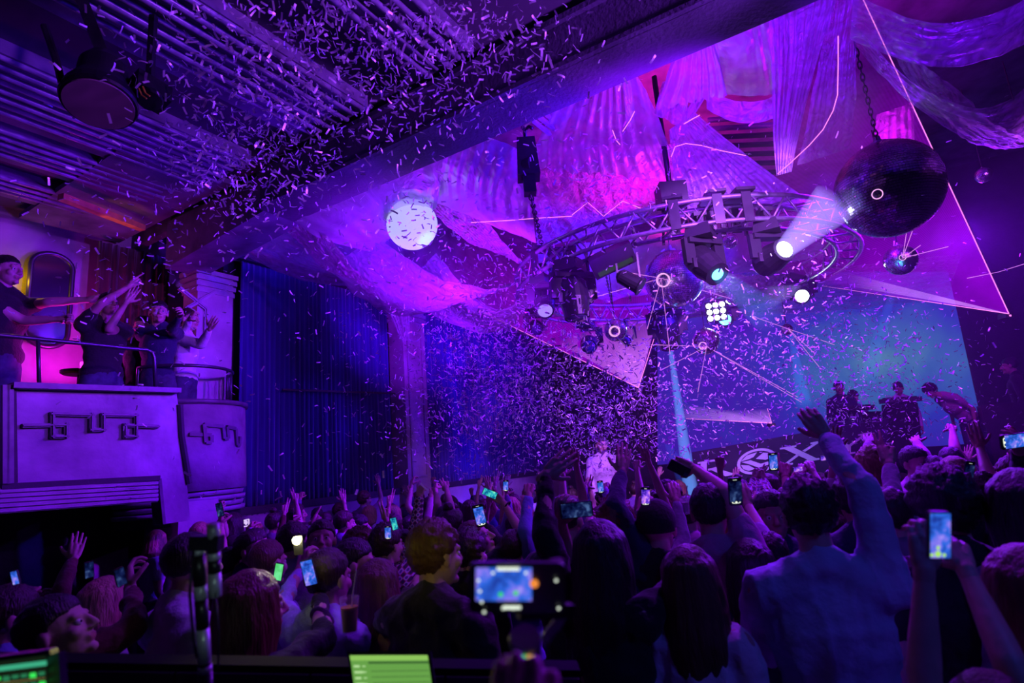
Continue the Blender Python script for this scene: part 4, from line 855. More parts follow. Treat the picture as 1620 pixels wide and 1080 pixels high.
person('dark curly head between raised arm and neighbour', 1344, 748, 2.9, face=-5, hair='full', hc='black', shirt='navy', skin=M_skind)
person('guest in black sleeve making a horns sign with one hand', 1402, 772, 2.7, face=0, hair='short', hc='black', shirt='grey', sleeve='long', R=((1412, 800), (1408, 735), {'dir': (-.15, .4)}), pose=('relax', 'two'))
person('blond woman with pink-lit hair before the stage', 1506, 722, 3.7, face=0, hair='bob', hc='blond', shirt='violet', woman=True)
person('guest holding a narrow phone upright near the blond woman', 1545, 752, 3.2, face=-20, turn=-70, hair='full', hc='dark', shirt='navy', L=((1548, 800), (1534, 772), {'far': False}), pose=('hold', 'relax'))
person('woman in profile at the far right before the stage', 1600, 722, 3.4, face=-50, turn=-75, hair='bun', hc='brown', shirt='black', woman=True)
person('person filming sideways at the right edge, phone aglow', 1618, 735, 3.0, face=-10, hair='short', hc='dark', shirt='black', L=((1618, 745), (1612, 712), {'far': False}), pose=('hold', 'relax'))
person('guest with bare arm bent up toward the stage at right', 1578, 752, 3.6, face=-10, hair='short', hc='black', shirt='violet', sleeve='none', L=((1566, 745), (1550, 708), {'dir': (-.2, .5)}), pose=('open', 'relax'))
person('guest with bare fist raised in front of the bent performer', 1500, 708, 4.8, face=0, hair='short', hc='black', shirt='black', sleeve='short', R=((1508, 708), (1507, 682)), pose=('relax', 'fist'))
person('guest with tall fuzzy hat and pink light, left of the horns sign', 1378, 712, 4.0, face=0, hair='curly', hc='blond', shirt='pink', L=((1372, 735), (1374, 702)), pose=('open', 'relax'), woman=True)
person('man with round face watching, below the performer table', 1444, 706, 4.4, face=150, hair='short', hc='black', shirt='pink', R=((1462, 722), (1450, 700)), pose=('open', 'open'))
person('guest in paisley blue shirt in front of the performers', 1474, 722, 4.3, face=-5, hair='short', hc='black', shirt='paisley')
person('smiling man facing the camera deep in the crowd', 1062, 764, 5.2, face=165, hair='full', hc='dark', shirt='white')
person('man looking up in profile beside the smiling man', 1050, 758, 5.8, face=-60, look=15, hair='short', hc='dark', shirt='violet')
person('guest with dark bob and bare shoulders drinking', 1086, 786, 3.9, face=5, hair='short', hc='dark', shirt='pink', sleeve='none', L=None, woman=True)
person('guest with fist high in a beige short sleeve near the logo', 1150, 792, 4.4, face=0, hair='short', hc='brown', shirt='mustard', sleeve='short', L=((1147, 774), (1139, 742)), pose=('fist', 'relax'))
person('lace-sleeved guest gesturing below the logo', 1196, 778, 4.0, face=0, hair='long', hc='dark', shirt='paisley', L=((1186, 785), (1194, 758), {'dir': (.2, .3)}), R=((1214, 782), (1208, 760), {'dir': (-.2, .3)}), pose=('two', 'hold'), woman=True)
person('guest whose dark hand points up below the logo', 1244, 772, 3.3, face=0, hair='short', hc='dark', shirt='black', sleeve='none', R=((1250, 800), (1243, 756), {'dir': (0, .4)}), pose=('relax', 'point'), skin=M_skind)
person('guest in white sleeve with raised tanned arm under the logo', 1322, 772, 3.9, face=0, hair='long', hc='dark', shirt='white', sleeve='rolled', L=((1324, 750), (1320, 712)), pose=('open', 'relax'), woman=True)
person('guest with both pink-lit hands lifted to film the logo', 1282, 782, 4.3, face=0, hair='short', hc='dark', shirt='lilac', sleeve='short', L=((1262, 770), (1268, 748)), R=((1300, 770), (1286, 744)), pose=('hold', 'hold'))
person('woman with loose hair holding a bright little phone', 950, 800, 4.6, face=-2, hair='long', hc='brown', shirt='violet', L=((918, 795), (926, 772)), R=((962, 800), (958, 774)), pose=('hold', 'hold'), woman=True)
person('two-armed dancer with thin bare arms near the pilaster', 705, 800, 5.0, face=0, hair='short', hc='dark', shirt='violet', sleeve='none', L=((693, 798), (689, 776)), R=((712, 798), (706, 772)), pose=('fist', 'two'), woman=True)
person('guest with wristband and long pinkish hair under the black sleeve', 900, 790, 4.6, face=0, hair='long', hc='blond', shirt='violet', sleeve='none', L=((892, 788), (890, 752)), R=((920, 770), (912, 735)), pose=('open', 'relax'), woman=True)
person('guest in dark top with fist raised near the blue beam', 1030, 778, 4.8, face=0, hair='short', hc='dark', shirt='black', sleeve='none', L=((1014, 772), (1008, 742)), R=((1042, 768), (1026, 730)), pose=('fist', 'open'))
person('tall guest in pale top standing on the stage edge', 950, 690, 8.2, face=150, hair='short', hc='dark', shirt='white', floor=.55)
person('guest lifting a dark phone before the purple low wall', 364, 866, 3.9, face=0, hair='short', hc='black', shirt='maroon', sleeve='short', L=((352, 872), (349, 832)), pose=('hold', 'relax'))
person('guest holding a small upright blue phone high right of the pilaster', 814, 812, 4.9, face=0, hair='short', hc='dark', shirt='violet', L=((806, 812), (801, 785)), pose=('hold', 'relax'))
# ---- performers
G = 'performers on stage'
person('performer in dark shirt standing left behind the table', 1325, 603, 10.9, face=180, hair='short', hc='black', shirt='navy', floor=1.15, group=None, skin=M_skind)
person('performer crouching beside the left one with shiny jacket', 1348, 618, 11.2, face=160, look=-20, hair='full', hc='black', shirt='violet', floor=1.05)
person('performer in pale shirt behind the central table', 1419, 604, 10.9, face=185, look=-25, hair='short', hc='dark', shirt='lilac', floor=1.15, skin=M_skind)
person('curly-haired performer bending deeply to the left', 1470, 608, 10.4, face=-112, look=-40, hair='curly', hc='black', shirt='pink', floor=1.15, lean=42, sleeve='short', wide=1.1)
person('stagehand standing in the dark at the right side of the stage', 1594, 566, 9.8, face=-70, hair='short', hc='black', shirt='black', floor=1.15)
# ---- balcony guests
BFl = 2.22
person('large man in dark t-shirt at the left edge of the balcony pointing', 14, 404, 6.3, face=75, turn=70, hair='crop', hc='black', shirt='black', sleeve='short', L=((60, 520), (95, 505), {'far': False}), R=((75, 478), (138, 474), {'far': False}), pose=('fist', 'relax'), floor=BFl, wide=1.25)
person('man in black tee with raised arms leaning on the balcony rail', 172, 463, 6.6, face=100, turn=95, look=10, hair='short', hc='black', shirt='black', sleeve='short', L=((160, 480), (205, 452), {'far': False}), R=((172, 520), (200, 478), {'far': False}), pose=('point', 'open'), floor=BFl, wide=1.1)
person('man in dark shirt with hand at his face on the balcony', 252, 476, 6.9, face=150, turn=120, hair='short', hc='black', shirt='navy', L=((222, 530), (226, 560)), R=((272, 520), (284, 500), {'far': False}), pose=('relax', 'hold'), floor=BFl)
person('man in white shirt at the balcony corner turned to the column', 300, 488, 7.3, face=60, turn=75, hair='short', hc='dark', shirt='white', L=((318, 545), (332, 520), {'far': False}), R=((290, 530), (300, 505), {'far': False}), pose=('open', 'hold'), floor=BFl)
person('guest in the dark behind the balcony rail, half hidden', 226, 500, 7.0, face=140, hair='short', hc='black', shirt='black', floor=BFl)
# ---- fill the floor where only heads and hair show
def imgpx(p):
    q = p - CAM; dd = q @ FW; return 810 + FPX * (q @ RT) / dd, 540 - FPX * (q @ UP) / dd, dd
taken = [(p['root'][0], p['root'][1]) for p in PJ if p['floor'] == 0]
kinds = [('short', 'black'), ('short', 'dark'), ('full', 'brown'), ('long', 'dark'), ('bob', 'blond'), ('crop', 'dark'), ('long', 'brown'), ('bun', 'dark'), ('cap', 'black'), ('full', 'black')]
cl = ['black', 'violet', 'navy', 'lilac', 'grey', 'pink', 'white', 'maroon', 'blue']
cnt = 0
for row in range(11):
    for i in range(-15, 20):
        p2 = WL(i * .60 + (.3 if row % 2 else 0) + rnd.uniform(-.1, .1), 3.4 + row * .62 + rnd.uniform(-.1, .1))
        if p2 @ BX < -6.9 or p2 @ BX > 3.4 or p2 @ AX > 9.4: continue
        if p2 @ BX < -6.0 and p2 @ AX < 4.2 and rnd.random() < .5: continue
        z = rnd.uniform(1.54, 1.76) - (.12 if p2 @ AX > 6.8 else 0); q = p2 + Z * z; x, y, dd = imgpx(q)
        if not (-20 < x < 1640) or dd < 3.3: continue
        if min((p2[0] - a)**2 + (p2[1] - b)**2 for a, b in taken) < .40**2: continue
        taken.append((p2[0], p2[1])); kd, hcl = rnd.choice(kinds); c = rnd.choice(cl); arm = None; r = rnd.random(); sc = FPX / dd
        kw = {}
        if r < .3:
            sx = rnd.choice((-1, 1)); kw['L' if sx < 0 else 'R'] = ((x + sx * .26 * sc, y + .12 * sc), (x + sx * .22 * sc, y - .12 * sc)); kw['pose'] = (rnd.choice(('open', 'fist', 'hold', 'two', 'relax')),) * 2
        wm = kd in ('long', 'bob', 'bun'); kn = {'short': 'short', 'full': 'tousled', 'long': 'long', 'bob': 'bobbed', 'crop': 'cropped', 'bun': 'tied-up', 'cap': 'capped'}[kd]
        zone = 'under the curtain wall' if x < 620 else ('before the pilaster' if x < 860 else ('toward the blue beam' if x < 1110 else ('under the logo banner' if x < 1400 else 'below the performers')))
        depth = 'nearer' if dd < 5 else 'far'
        col_ = {'black': 'black', 'dark': 'dark brown', 'brown': 'brown', 'blond': 'blond'}[hcl]
        lab = '%s guest, %s, %s top, %s%s' % (depth, 'dark cap' if kd == 'cap' else kn + ' ' + col_ + ' hair', c, zone, ', hand up' if kw else '')
        person(lab, x, y, dd, face=rnd.uniform(-25, 25), turn=rnd.uniform(-50, 50), hair=kd, hc=hcl, shirt=c, sleeve=rnd.choice(('long', 'short')), woman=wm, group='guests in the packed crowd', **kw); PJ[-1]['px'] = x
        cnt += 1
byl = {}
for p in PJ:
    if 'px' in p: byl.setdefault(p['label'], []).append(p)
for lb, ps in byl.items():
    if len(ps) > 1:
        ps.sort(key=lambda q: q['px'])
        for i, q in enumerate(ps): q['label'] = lb + ', ' + ('left one' if i == 0 else ('right one' if i == len(ps) - 1 else ['', 'second', 'third', 'fourth', 'fifth'][min(4, i)] + ' from left'))
print('people', len(PJ), 'fill', cnt)
for p in PJ:
    if p['H'] < 1.5 or p['H'] > 1.95: print('H', round(p['H'], 2), p['label'][:50])
finish_people()
# ================================================================== RIG
TC = np.array([2.35, 7.65, 4.4]); TR_ = 2.1; hw = .13
tr = empty('circular_truss', TC, 'large circular aluminium lighting truss hanging over the crowd', 'truss')
aa = np.linspace(0, 2 * PI, 73)[:-1]
def cring(R, z): return np.array([TC + np.array([R * math.cos(a), R * math.sin(a), z]) for a in aa])
for dr in (-hw, hw):
    for dz in (-hw, hw): build('chord', MB().tube(cring(TR_ + dr, dz), .026, 8, closed=True), M_metal, tr, True)
NB = 36; braces = {}
for i in range(NB):
    a0 = 2 * PI * i / NB; da = 2 * PI / NB
    for key, p0, p1 in (('o', (hw, -hw, 0), (hw, hw, .5)), ('o2', (hw, hw, .5), (hw, -hw, 1)), ('i', (-hw, hw, 0), (-hw, -hw, .5)), ('i2', (-hw, -hw, .5), (-hw, hw, 1)), ('b', (-hw, -hw, 0), (hw, -hw, .5)), ('t', (-hw, hw, .5), (hw, hw, 1))):
        if key not in braces:
            f = lambda q: np.array([(TR_ + q[0]) * math.cos(q[2] * da), (TR_ + q[0]) * math.sin(q[2] * da), q[1]])
            braces[key] = MB().tube([f(p0), f(p1)], .012, 6).mesh('brace', [M_metal], True)
        o = link('brace', braces[key], tr); o.rotation_euler = (0, 0, a0)
def ringp(px, near=True, dz=-.13):
    """point under the ring at a pixel column"""
    best = None
    for a in np.linspace(0, 2 * PI, 720):
        p = TC + np.array([TR_ * math.cos(a), TR_ * math.sin(a), dz]); x, y, dd = imgpx(p)
        if (near and p[1] > TC[1] + .0) or (not near and p[1] < TC[1]): continue
        if best is None or abs(x - px) < best[0]: best = (abs(x - px), p, a)
    return best[1]
M_lensw = emat('lens_white', (.75, .85, 1.0), 14); M_lensc = emat('lens_cyan', (.1, .6, 1.0), 5); M_lensd = mat('lens_glass', (.05, .05, .12), .08, spec=1.0); M_lensv = emat('lens_violet', (.35, .2, 1.0), 1.2)
def moving_head(label, hang, aim, size=1.0, lens=None, cat='stage light', lr=1.0):
    """hang: point on the truss; aim: world target"""
    t = empty('moving_head_light', hang, label, cat); z = -Z; s = size
    build('clamp', MB().box(hang + Z * .04, (.06 * s, .08 * s, .16 * s)).box(hang + Z * .14, (.12 * s, .12 * s, .04 * s)), M_black, t)
    build('base', MB().box(hang - Z * .06 * s, (.34 * s, .24 * s, .12 * s), ax=[AX, BX, Z], taper=.85), M_blackp, t)
    c = hang - Z * .36 * s; d = nrm(np.asarray(aim) - c); side = np.cross(d, Z); side = nrm(side) if np.linalg.norm(side) > .1 else BX
    m = MB()
    for sg in (-1, 1): m.bar(c + side * sg * .17 * s, hang - Z * .12 * s + side * sg * .17 * s, .05 * s, .11 * s, up=side); m.bar(c + side * sg * .17 * s, c + side * sg * .1 * s, .09 * s)
    m.bar(hang - Z * .14 * s - side * .19 * s, hang - Z * .14 * s + side * .19 * s, .12 * s, .05 * s)
    build('yoke', m, M_blackp, t)
    F_ = frame_z(d); m = MB().lathe([(.09 * s, -.2 * s), (.135 * s, -.14 * s), (.14 * s, .02 * s), (.12 * s, .12 * s), (.115 * s, .19 * s), (.1 * s, .19 * s)], c=c, ax=F_, n=20); build('lamp_head', m, M_black, t, False)
    m = MB().lathe([(.098 * s * lr, .185 * s), (.09 * s * lr, .2 * s), (.03 * s * lr, .207 * s)], c=c, ax=F_, n=20); build('lens', m, lens or M_lensd, t, True)
    return c + d * .2 * s, d
mh = []
tp = lambda x, y, d: P(x, y, d)
moving_head('large black moving head hanging at the left end of the truss', ringp(902), ringp(902) + np.array([.1, -.3, -3]), 1.25)
moving_head('black moving head hanging lowest left, beside the truss curve', ringp(858), tp(880, 700, 5), .95, M_lensv)
c1, d1 = moving_head('black moving head with cyan lens under the near truss', ringp(1107), tp(1290, 560, 4.6), 1.1, M_lensc, lr=.6)
c2, d2 = moving_head('moving head with glaring white lens sending a wide beam right', ringp(1212), tp(1330, 330, 4.9), 1.05, M_lensw, lr=.85)
moving_head('moving head with white lens at the far right of the truss', tp(1262, 432, 8.4), tp(1290, 560, 3), .95, M_lensw)
moving_head('moving head hanging under the far side of the truss, left', ringp(928, False), tp(940, 800, 4), 1.1)
moving_head('moving head under the far side of the truss, beside mirror ball', ringp(985, False), tp(985, 760, 4), .9)
c3, d3 = moving_head('dark moving head shooting a narrow blue beam down', tp(1050, 478, 8.6), tp(1090, 735, 9.2), 1.3)
moving_head('dark moving head on the truss behind the big mirror ball', tp(1142, 472, 9.6), tp(1130, 520, 4), 1.0, M_lensc)
moving_head('small spotlight clamped at the truss left curve bottom', ringp(845, False), tp(900, 640, 5), .8)
# fixtures of other kinds
wl = empty('led_panel_light', ringp(966), 'rectangular black panel light with pale greenish face on the near truss', 'stage light')
c = ringp(966) - Z * .14; F_ = frame_z(nrm(np.array([.05, -.75, -.65])), BX); F_ = np.array([F_[0], F_[1], F_[2]])
build('housing', MB().box(c, (.24, .48, .14), ax=F_), M_blackp, wl); build('face', MB().box(c + F_[2] * .075 + np.sign(-F_[0][2]) * F_[0] * .07, (.05, .40, .012), ax=F_), emat('panel_face', (.10, .16, .08), .25), wl)
m = MB()
for sg in (-1, 1): m.bar(c + F_[1] * .28 * sg, c + F_[1] * .28 * sg + Z * .22, .03)
build('bracket', m, M_black, wl)
pl = empty('par_light', ringp(988) - Z * .3, 'small black par spotlight hanging between panel light and mirror ball', 'stage light'); c = ringp(988) - Z * .42
build('housing', MB().lathe([(.04, -.14), (.08, -.1), (.09, .12), (.105, .14), (.1, .15)], c=c, ax=frame_z(nrm(np.array([.6, -.2, -.5]))), n=16), M_black, pl)
build('bracket', MB().bar(c - BX * .12, c - BX * .12 + Z * .28, .02).bar(c + BX * .12, c + BX * .12 + Z * .28, .02), M_black, pl)
cl_ = empty('blinder_cluster', tp(1133, 490, 9.0), 'small cluster of glaring square lamps below the mirror balls', 'stage light'); c = tp(1133, 492, 9.0); F_ = frame_z(nrm(CAM + Z * -1 - c))
build('housing', MB().box(c, (.32, .32, .1), ax=F_), M_black, cl_)
for i in (-1, 0, 1):
    for j in (-1, 0, 1): build('lamp_cell', MB().lathe([(.042, .05), (.036, .065)], c=c + F_[0] * i * .1 + F_[1] * j * .1, ax=F_, n=8), M_lensw, cl_)
# brackets, plates and hoists on the truss
for x in (862, 1068, 1172, 1130):
    pp = ringp(x, dz=0); t = empty('truss_bracket', pp, {862: 'black steel bracket on the truss where the left chain arrives', 1068: 'black steel bracket on the truss below the hoist pole', 1172: 'black steel frame clamped on the near truss right of the pole', 1130: 'black junction box strapped under the near truss'}[x], 'bracket')
    a_ = nrm(pp - TC); tn = np.cross(Z, a_)
    build('frame_plate', MB().bar(pp + Z * .16 + a_ * .15, pp - Z * .16 + a_ * .15, .1, .02, up=a_).bar(pp + Z * .16 - a_ * .15, pp - Z * .16 - a_ * .15, .1, .02, up=a_).bar(pp + Z * .19 - a_ * .18, pp + Z * .19 + a_ * .18, .2, .03), M_black, t)
    build('cross_bar', MB().bar(pp + Z * .19 + tn * .14 - a_ * .16, pp - Z * .19 + tn * .1 - a_ * .16, .03).bar(pp - Z * .19 - tn * .14 - a_ * .16, pp + Z * .19 - tn * .1 - a_ * .16, .03), M_black, t)
def chain(mesh_name, a, b, parent, n=None, r=.022):
    a, b = np.asarray(a), np.asarray(b); L = np.linalg.norm(b - a); n = n or int(L / (r * 3.0)); d = nrm(b - a); F_ = frame_z(d)
    m = MB(); t = np.arange(10) * 2 * PI / 10
    for i in range(n):
        c = a + d * L * (i + .5) / n; s = F_[0] if i % 2 else F_[1]
        m.tube([c + s * r * .75 * math.cos(x) + d * L / n * .72 * math.sin(x) for x in t], r * .28, 4, closed=True)
    return build(mesh_name, m, M_black, parent, True)
h1 = empty('chain_hoist', tp(833, 250, 5.6), 'black chain hoist motor hanging above the left end of the truss', 'hoist')
c = tp(834, 252, 5.6); build('motor', MB().box(c, (.22, .2, .4), taper=.8).lathe([(.1, -.06), (.12, 0), (.1, .06)], c=c - Z * .1, ax=frame_z(BX), n=16).box(c - Z * .27, (.12, .12, .2)), M_black, h1)
build('hook', MB().tube([c + Z * .2, c + Z * .3, c + Z * .34 + BX * .05, c + Z * .3 + BX * .09], .02, 6), M_black, h1, True)
chain('upper_chain', c + Z * .3, P(822, 195, 5.3) + Z * .05, h1); chain('lower_chain', c - Z * .35, ringp(858, dz=.25), h1, r=.03)
h2 = empty('hoist_pole', tp(1060, 270, 6.0), 'thin black vertical pole with box holding the near truss', 'pole')
pb = ringp(1062, dz=.2); build('rod', MB().tube([pb, pb + Z * 1.5], .03, 8), M_black, h2, True); build('box', MB().box(pb + Z * .08, (.28, .24, .22)), M_black, h2)
sc_ = empty('safety_chain', tp(930, 450, 6.6), 'thin slack chain hanging inside the ring of the truss', 'chain'); chain('links', tp(952, 402, 6.2), tp(968, 480, 7.4), sc_, r=.014)
# ---------------- mirror balls
def mirror_ball(label, px, py, r_px, d, m=None, rows=28, cord=1.5, glint=None):
    c = P(px, py, d); R = r_px / FPX * d; t = empty('mirror_ball', c, label, 'mirror ball'); r = np.random.RandomState(int(px))
    mb = MB(); k = rows
    for i in range(k):
        t0, t1 = PI * i / k + .004, PI * (i + 1) / k - .004; n = max(4, int(2 * k * math.sin((t0 + t1) / 2)))
        a0 = np.arange(n) * 2 * PI / n + .02; a1 = a0 + 2 * PI / n * .92
        def pt(th, ph, q=1.0): return np.stack([np.sin(th) * np.cos(ph), np.sin(th) * np.sin(ph), np.full(len(ph), math.cos(th))], 1) * q
        v = np.stack([pt(t0, a0), pt(t1, a0), pt(t1, a1), pt(t0, a1)], 1)          # flat mirror facets, slightly uneven
        cen = v.mean(1, keepdims=True); jit = r.randn(n, 1, 3) * .010; w = v - cen; v = v + np.cross(np.broadcast_to(jit, v.shape), w) * 3
        mb.add(v.reshape(-1, 3) * R + c, np.arange(4 * n).reshape(-1, 4))
    o = build('mirror_tiles', mb, m or M_mirror, t); o['kind'] = 'stuff'
    build('core', MB().ell(c, (R * .975,) * 3, n=32, k=20), M_black, t, True)
    build('cap', MB().lathe([(R * .2, R * .96), (R * .2, R * 1.03), (R * .08, R * 1.08), (R * .06, R * 1.2)], c=c, n=14), M_metal, t)
    if cord: build('cord', MB().tube([c + Z * R * 1.15, c + Z * (R + cord)], .006, 6), M_black, t)
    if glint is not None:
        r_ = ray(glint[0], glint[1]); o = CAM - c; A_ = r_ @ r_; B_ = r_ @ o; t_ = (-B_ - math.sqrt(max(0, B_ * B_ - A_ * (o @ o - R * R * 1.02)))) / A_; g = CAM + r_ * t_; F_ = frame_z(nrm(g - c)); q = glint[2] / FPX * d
        build('glint_ring', MB().tube([g + F_[0] * q * math.cos(x) + F_[1] * q * math.sin(x) for x in np.arange(16) * PI / 8], q * .12, 5, closed=True), emat('glint_ring', (1.0, .45, 1.0), 1.0), t)  # glowing ring modelled in place of a laser glint reflected by the tiles
    return c, R, t
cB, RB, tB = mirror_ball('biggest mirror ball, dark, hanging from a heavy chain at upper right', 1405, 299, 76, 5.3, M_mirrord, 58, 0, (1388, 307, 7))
chain('heavy_chain', cB + Z * RB * 1.1, P(1352, 68, 4.75), tB, r=.02)
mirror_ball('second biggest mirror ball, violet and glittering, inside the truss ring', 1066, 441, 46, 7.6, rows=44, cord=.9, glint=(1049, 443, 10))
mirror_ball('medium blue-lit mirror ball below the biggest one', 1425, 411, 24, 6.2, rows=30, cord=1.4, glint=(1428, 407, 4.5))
mirror_ball('small blue mirror ball far right', 1556, 277, 12, 6.4, rows=20, cord=1.0)
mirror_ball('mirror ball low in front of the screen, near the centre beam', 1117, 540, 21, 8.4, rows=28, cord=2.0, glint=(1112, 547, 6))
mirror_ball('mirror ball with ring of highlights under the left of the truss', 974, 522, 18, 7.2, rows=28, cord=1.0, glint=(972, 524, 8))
mirror_ball('pale little mirror ball right of the cyan-lens moving head', 1155, 381, 12, 6.6, rows=18, cord=.35)
mirror_ball('tiny mirror ball right below the violet one', 1157, 473, 9, 8.8, rows=16, cord=1.3)
mirror_ball('tiny mirror ball with cyan glint under the right truss', 1245, 521, 9, 8.8, rows=16, cord=1.6)
mirror_ball('small mirror ball left of the second white lens', 1243, 459, 13, 8.6, rows=18, cord=1.0)
mirror_ball('small dark mirror ball beside the blue swag corner', 1618, 210, 9, 6.0, rows=16, cord=.8)
lamp('ball_light', 'SPOT', P(1235, 380, 4.9), 320, (.15, .6, 1.0), to=cB - RT * .3, size=.08, angle=14, blend=.8)
lamp('ball_light', 'SPOT', P(1380, 520, 5.2), 320, (.05, .4, 1.0), to=P(1425, 411, 6.2), size=.08, angle=10)
lamp('ball_light', 'SPOT', P(1010, 470, 6.2), 90, (.6, .3, 1.0), to=P(1066, 441, 7.6), size=.06, angle=16)
# white globe lantern
gc = P(652, 355, 6.6); GR = 40 / FPX * 6.6; gg = empty('globe_lantern', gc, 'large glowing white globe lantern hanging among the drapes', 'lantern')
m_ = bpy.data.materials.new('lit_globe'); m_.use_nodes = True; nt = m_.node_tree; nt.nodes.clear(); N = nt.nodes.new; L = nt.links.new
e = N('ShaderNodeEmission'); e.inputs[0].default_value = (.52, .50, 1.0, 1); e.inputs[1].default_value = .92; d_ = N('ShaderNodeBsdfDiffuse'); d_.inputs[0].default_value = (.22, .3, .25, 1); a_ = N('ShaderNodeAddShader'); o_ = N('ShaderNodeOutputMaterial')
L(e.outputs[0], a_.inputs[0]); L(d_.outputs[0], a_.inputs[1]); L(a_.outputs[0], o_.inputs[0])
build('glass_globe', MB().ell(gc, (GR,) * 3, n=48, k=30), m_, gg, True)
build('suspension_cord', MB().tube([gc + Z * GR, gc + Z * (GR + 1.0)], .008, 6).lathe([(.06, GR - .02), (.05, GR + .04)], c=gc, n=12), M_black, gg)
lamp('globe_accent', 'SPOT', P(700, 420, 5.9), 50, (.0, .9, .9), to=gc + RT * GR * .5 - UP * GR * .5, size=.03, angle=22, blend=1)
# big round lamp and small fixture upper left
bl = empty('bell_lamp', P(158, 130, 3.7), 'big black bell-shaped lamp hanging from the low ceiling, upper left', 'lamp')
c = P(157, 165, 3.7); R = .21; up_ = nrm(np.array([-.15, .25, 1])); F_ = frame_z(up_, BX)
build('shade', MB().lathe([(R, 0), (R * 1.04, .02), (R * .98, .08), (R * .72, .2), (R * .68, .34), (R * .5, .42), (R * .2, .44)], c=c, ax=F_, n=36), M_black, bl, False)
build('diffuser', MB().lathe([(R * .93, -.012), (R * .93, .0)], c=c, ax=F_, n=36), mat('grey_diffuser', (.28, .16, .2), .5), bl)
build('stem', MB().bar(c + up_ * .42, P(118, -30, 3.9), .09, .07), M_black, bl)
build('bracket', MB().tube([P(70, 40, 3.7), P(88, 92, 3.7), P(98, 132, 3.7)], .022, 6), M_black, bl)
sf = empty('small_fixture', P(236, 148, 3.9), 'small black light fixture right of the bell lamp', 'stage light'); c = P(236, 145, 3.9)
build('housing', MB().box(c, (.22, .16, .14), ax=F_).lathe([(.06, 0), (.08, .1), (.07, .12)], c=c, ax=frame_z(nrm(np.array([.3, -.3, -.8]))), n=14), M_black, sf)
build('yellow_glint', MB().tube([P(220, 140, 3.78), P(224, 150, 3.76), P(232, 156, 3.76)], .006, 5).tube([P(226, 137, 3.78), P(230, 147, 3.76), P(237, 152, 3.76)], .006, 5), mat('yellow_glint', (.9, .7, .05), .5), sf)  # yellow reflection on the housing, modelled as yellow-coloured tubes
build('bracket', MB().bar(c + Z * .05, c + Z * .6, .04), M_black, sf)

# ================================================================== LIGHT IN THE HAZE
def beam_mat(name, col, st, falloff=1.0, k=.25):
    if name in MATS: return MATS[name]
    m = bpy.data.materials.new(name); m.use_nodes = True; nt = m.node_tree; nt.nodes.clear(); N = nt.nodes.new; L = nt.links.new
    o = N('ShaderNodeOutputMaterial'); e = N('ShaderNodeEmission'); e.inputs[0].default_value = (*col, 1)
    tc = N('ShaderNodeTexCoord'); s = N('ShaderNodeSeparateXYZ'); L(tc.outputs['Object'], s.inputs[0])
    a = N('ShaderNodeMath'); a.operation = 'ADD'; a.inputs[1].default_value = k; L(s.outputs[2], a.inputs[0])
    d = N('ShaderNodeMath'); d.operation = 'DIVIDE'; d.inputs[0].default_value = st * k; L(a.outputs[0], d.inputs[1]); L(d.outputs[0], e.inputs[1]); L(e.outputs[0], o.inputs['Volume'])
    MATS[name] = m; return m
def beam(label, a, b, r0, r1, col, st, k=.25, group=None):
    """a lit cone of haze; local z runs along the beam"""
    a, b = np.asarray(a), np.asarray(b); Ln = np.linalg.norm(b - a); F_ = frame_z(nrm(b - a))
    me = MB().lathe([(r0, 0), (r1, Ln)], n=20).mesh('light_beam', [beam_mat('haze_beam_%d' % len(MATS), col, st, k=k)], True)
    o = link('light_beam', me); o.matrix_world = Matrix([[F_[0][i], F_[1][i], F_[2][i], a[i]] for i in range(3)] + [[0, 0, 0, 1]]); o.visible_shadow = True
    return tag(o, label, 'light beam', group)
beam('wide pale violet light beam from the white lens towards the biggest mirror ball', c2, P(1322, 318, 5.2), .10, .22, (.40, .28, 1.0), 7.0, .22)
beam('narrow bright blue light beam falling to the left of the logo', c3, P(1096, 800, 9.3), .035, .13, (.16, .38, 1.0), 6.0, 1.2)
beam('broad faint blue light beam right of the narrow one', P(1055, 700, 9.6), P(1130, 850, 8.8), .05, .28, (.03, .12, 1.0), 1.0, 1)
beam('faint blue light beam in front of the screen left part', P(1250, 520, 8.9), P(1272, 640, 10.5), .03, .14, (.04, .25, 1.0), 1.6, 1)
beam('faint blue light beam crossing the screen at centre', P(1410, 470, 9.0), P(1372, 600, 10.8), .05, .16, (.02, .2, .9), .8, 1)
beam('short blue light beam leaving the cyan-lens moving head', c1, c1 + d1 * .8, .07, .16, (.05, .35, 1.0), 1.6, .3)
beam('pale light beam of the far right moving head', P(1264, 456, 8.3), P(1215, 470, 8.0), .06, .16, (.4, .3, 1.0), 1.5, .3)
M_ray = emat('laser_ray', (.85, .25, 1.0), .9)
def rays(center, d, specs, w=.0035):
    for (x, y, d2_, lab) in specs:
        o = build('laser_ray', MB().tube([P(*center, d), P(x, y, d2_)], [w, w * 1.4], 5), M_ray, None); tag(o, lab, 'laser ray')
rays((1118, 548), 8.2, [(1268, 636, 9.5, 'thin pink laser ray from the low ball down to the raised dark hand'), (1262, 628, 9.2, 'second thin pink laser ray parallel to the longest one'), (1104, 620, 8.0, 'short laser ray dropping left of the low mirror ball'), (1046, 585, 8.2, 'laser ray leaving the low mirror ball to the lower left'), (1030, 545, 8.4, 'laser ray leaving the low mirror ball level to the left')])
rays((1428, 408), 5.9, [(1500, 390, 6.2, 'laser ray from the blue ball to the right'), (1446, 358, 6.0, 'laser ray from the blue ball upwards'), (1436, 356, 6.0, 'steepest laser ray above the blue ball'), (1456, 388, 6.0, 'laser ray from the blue ball to upper right')], .003)
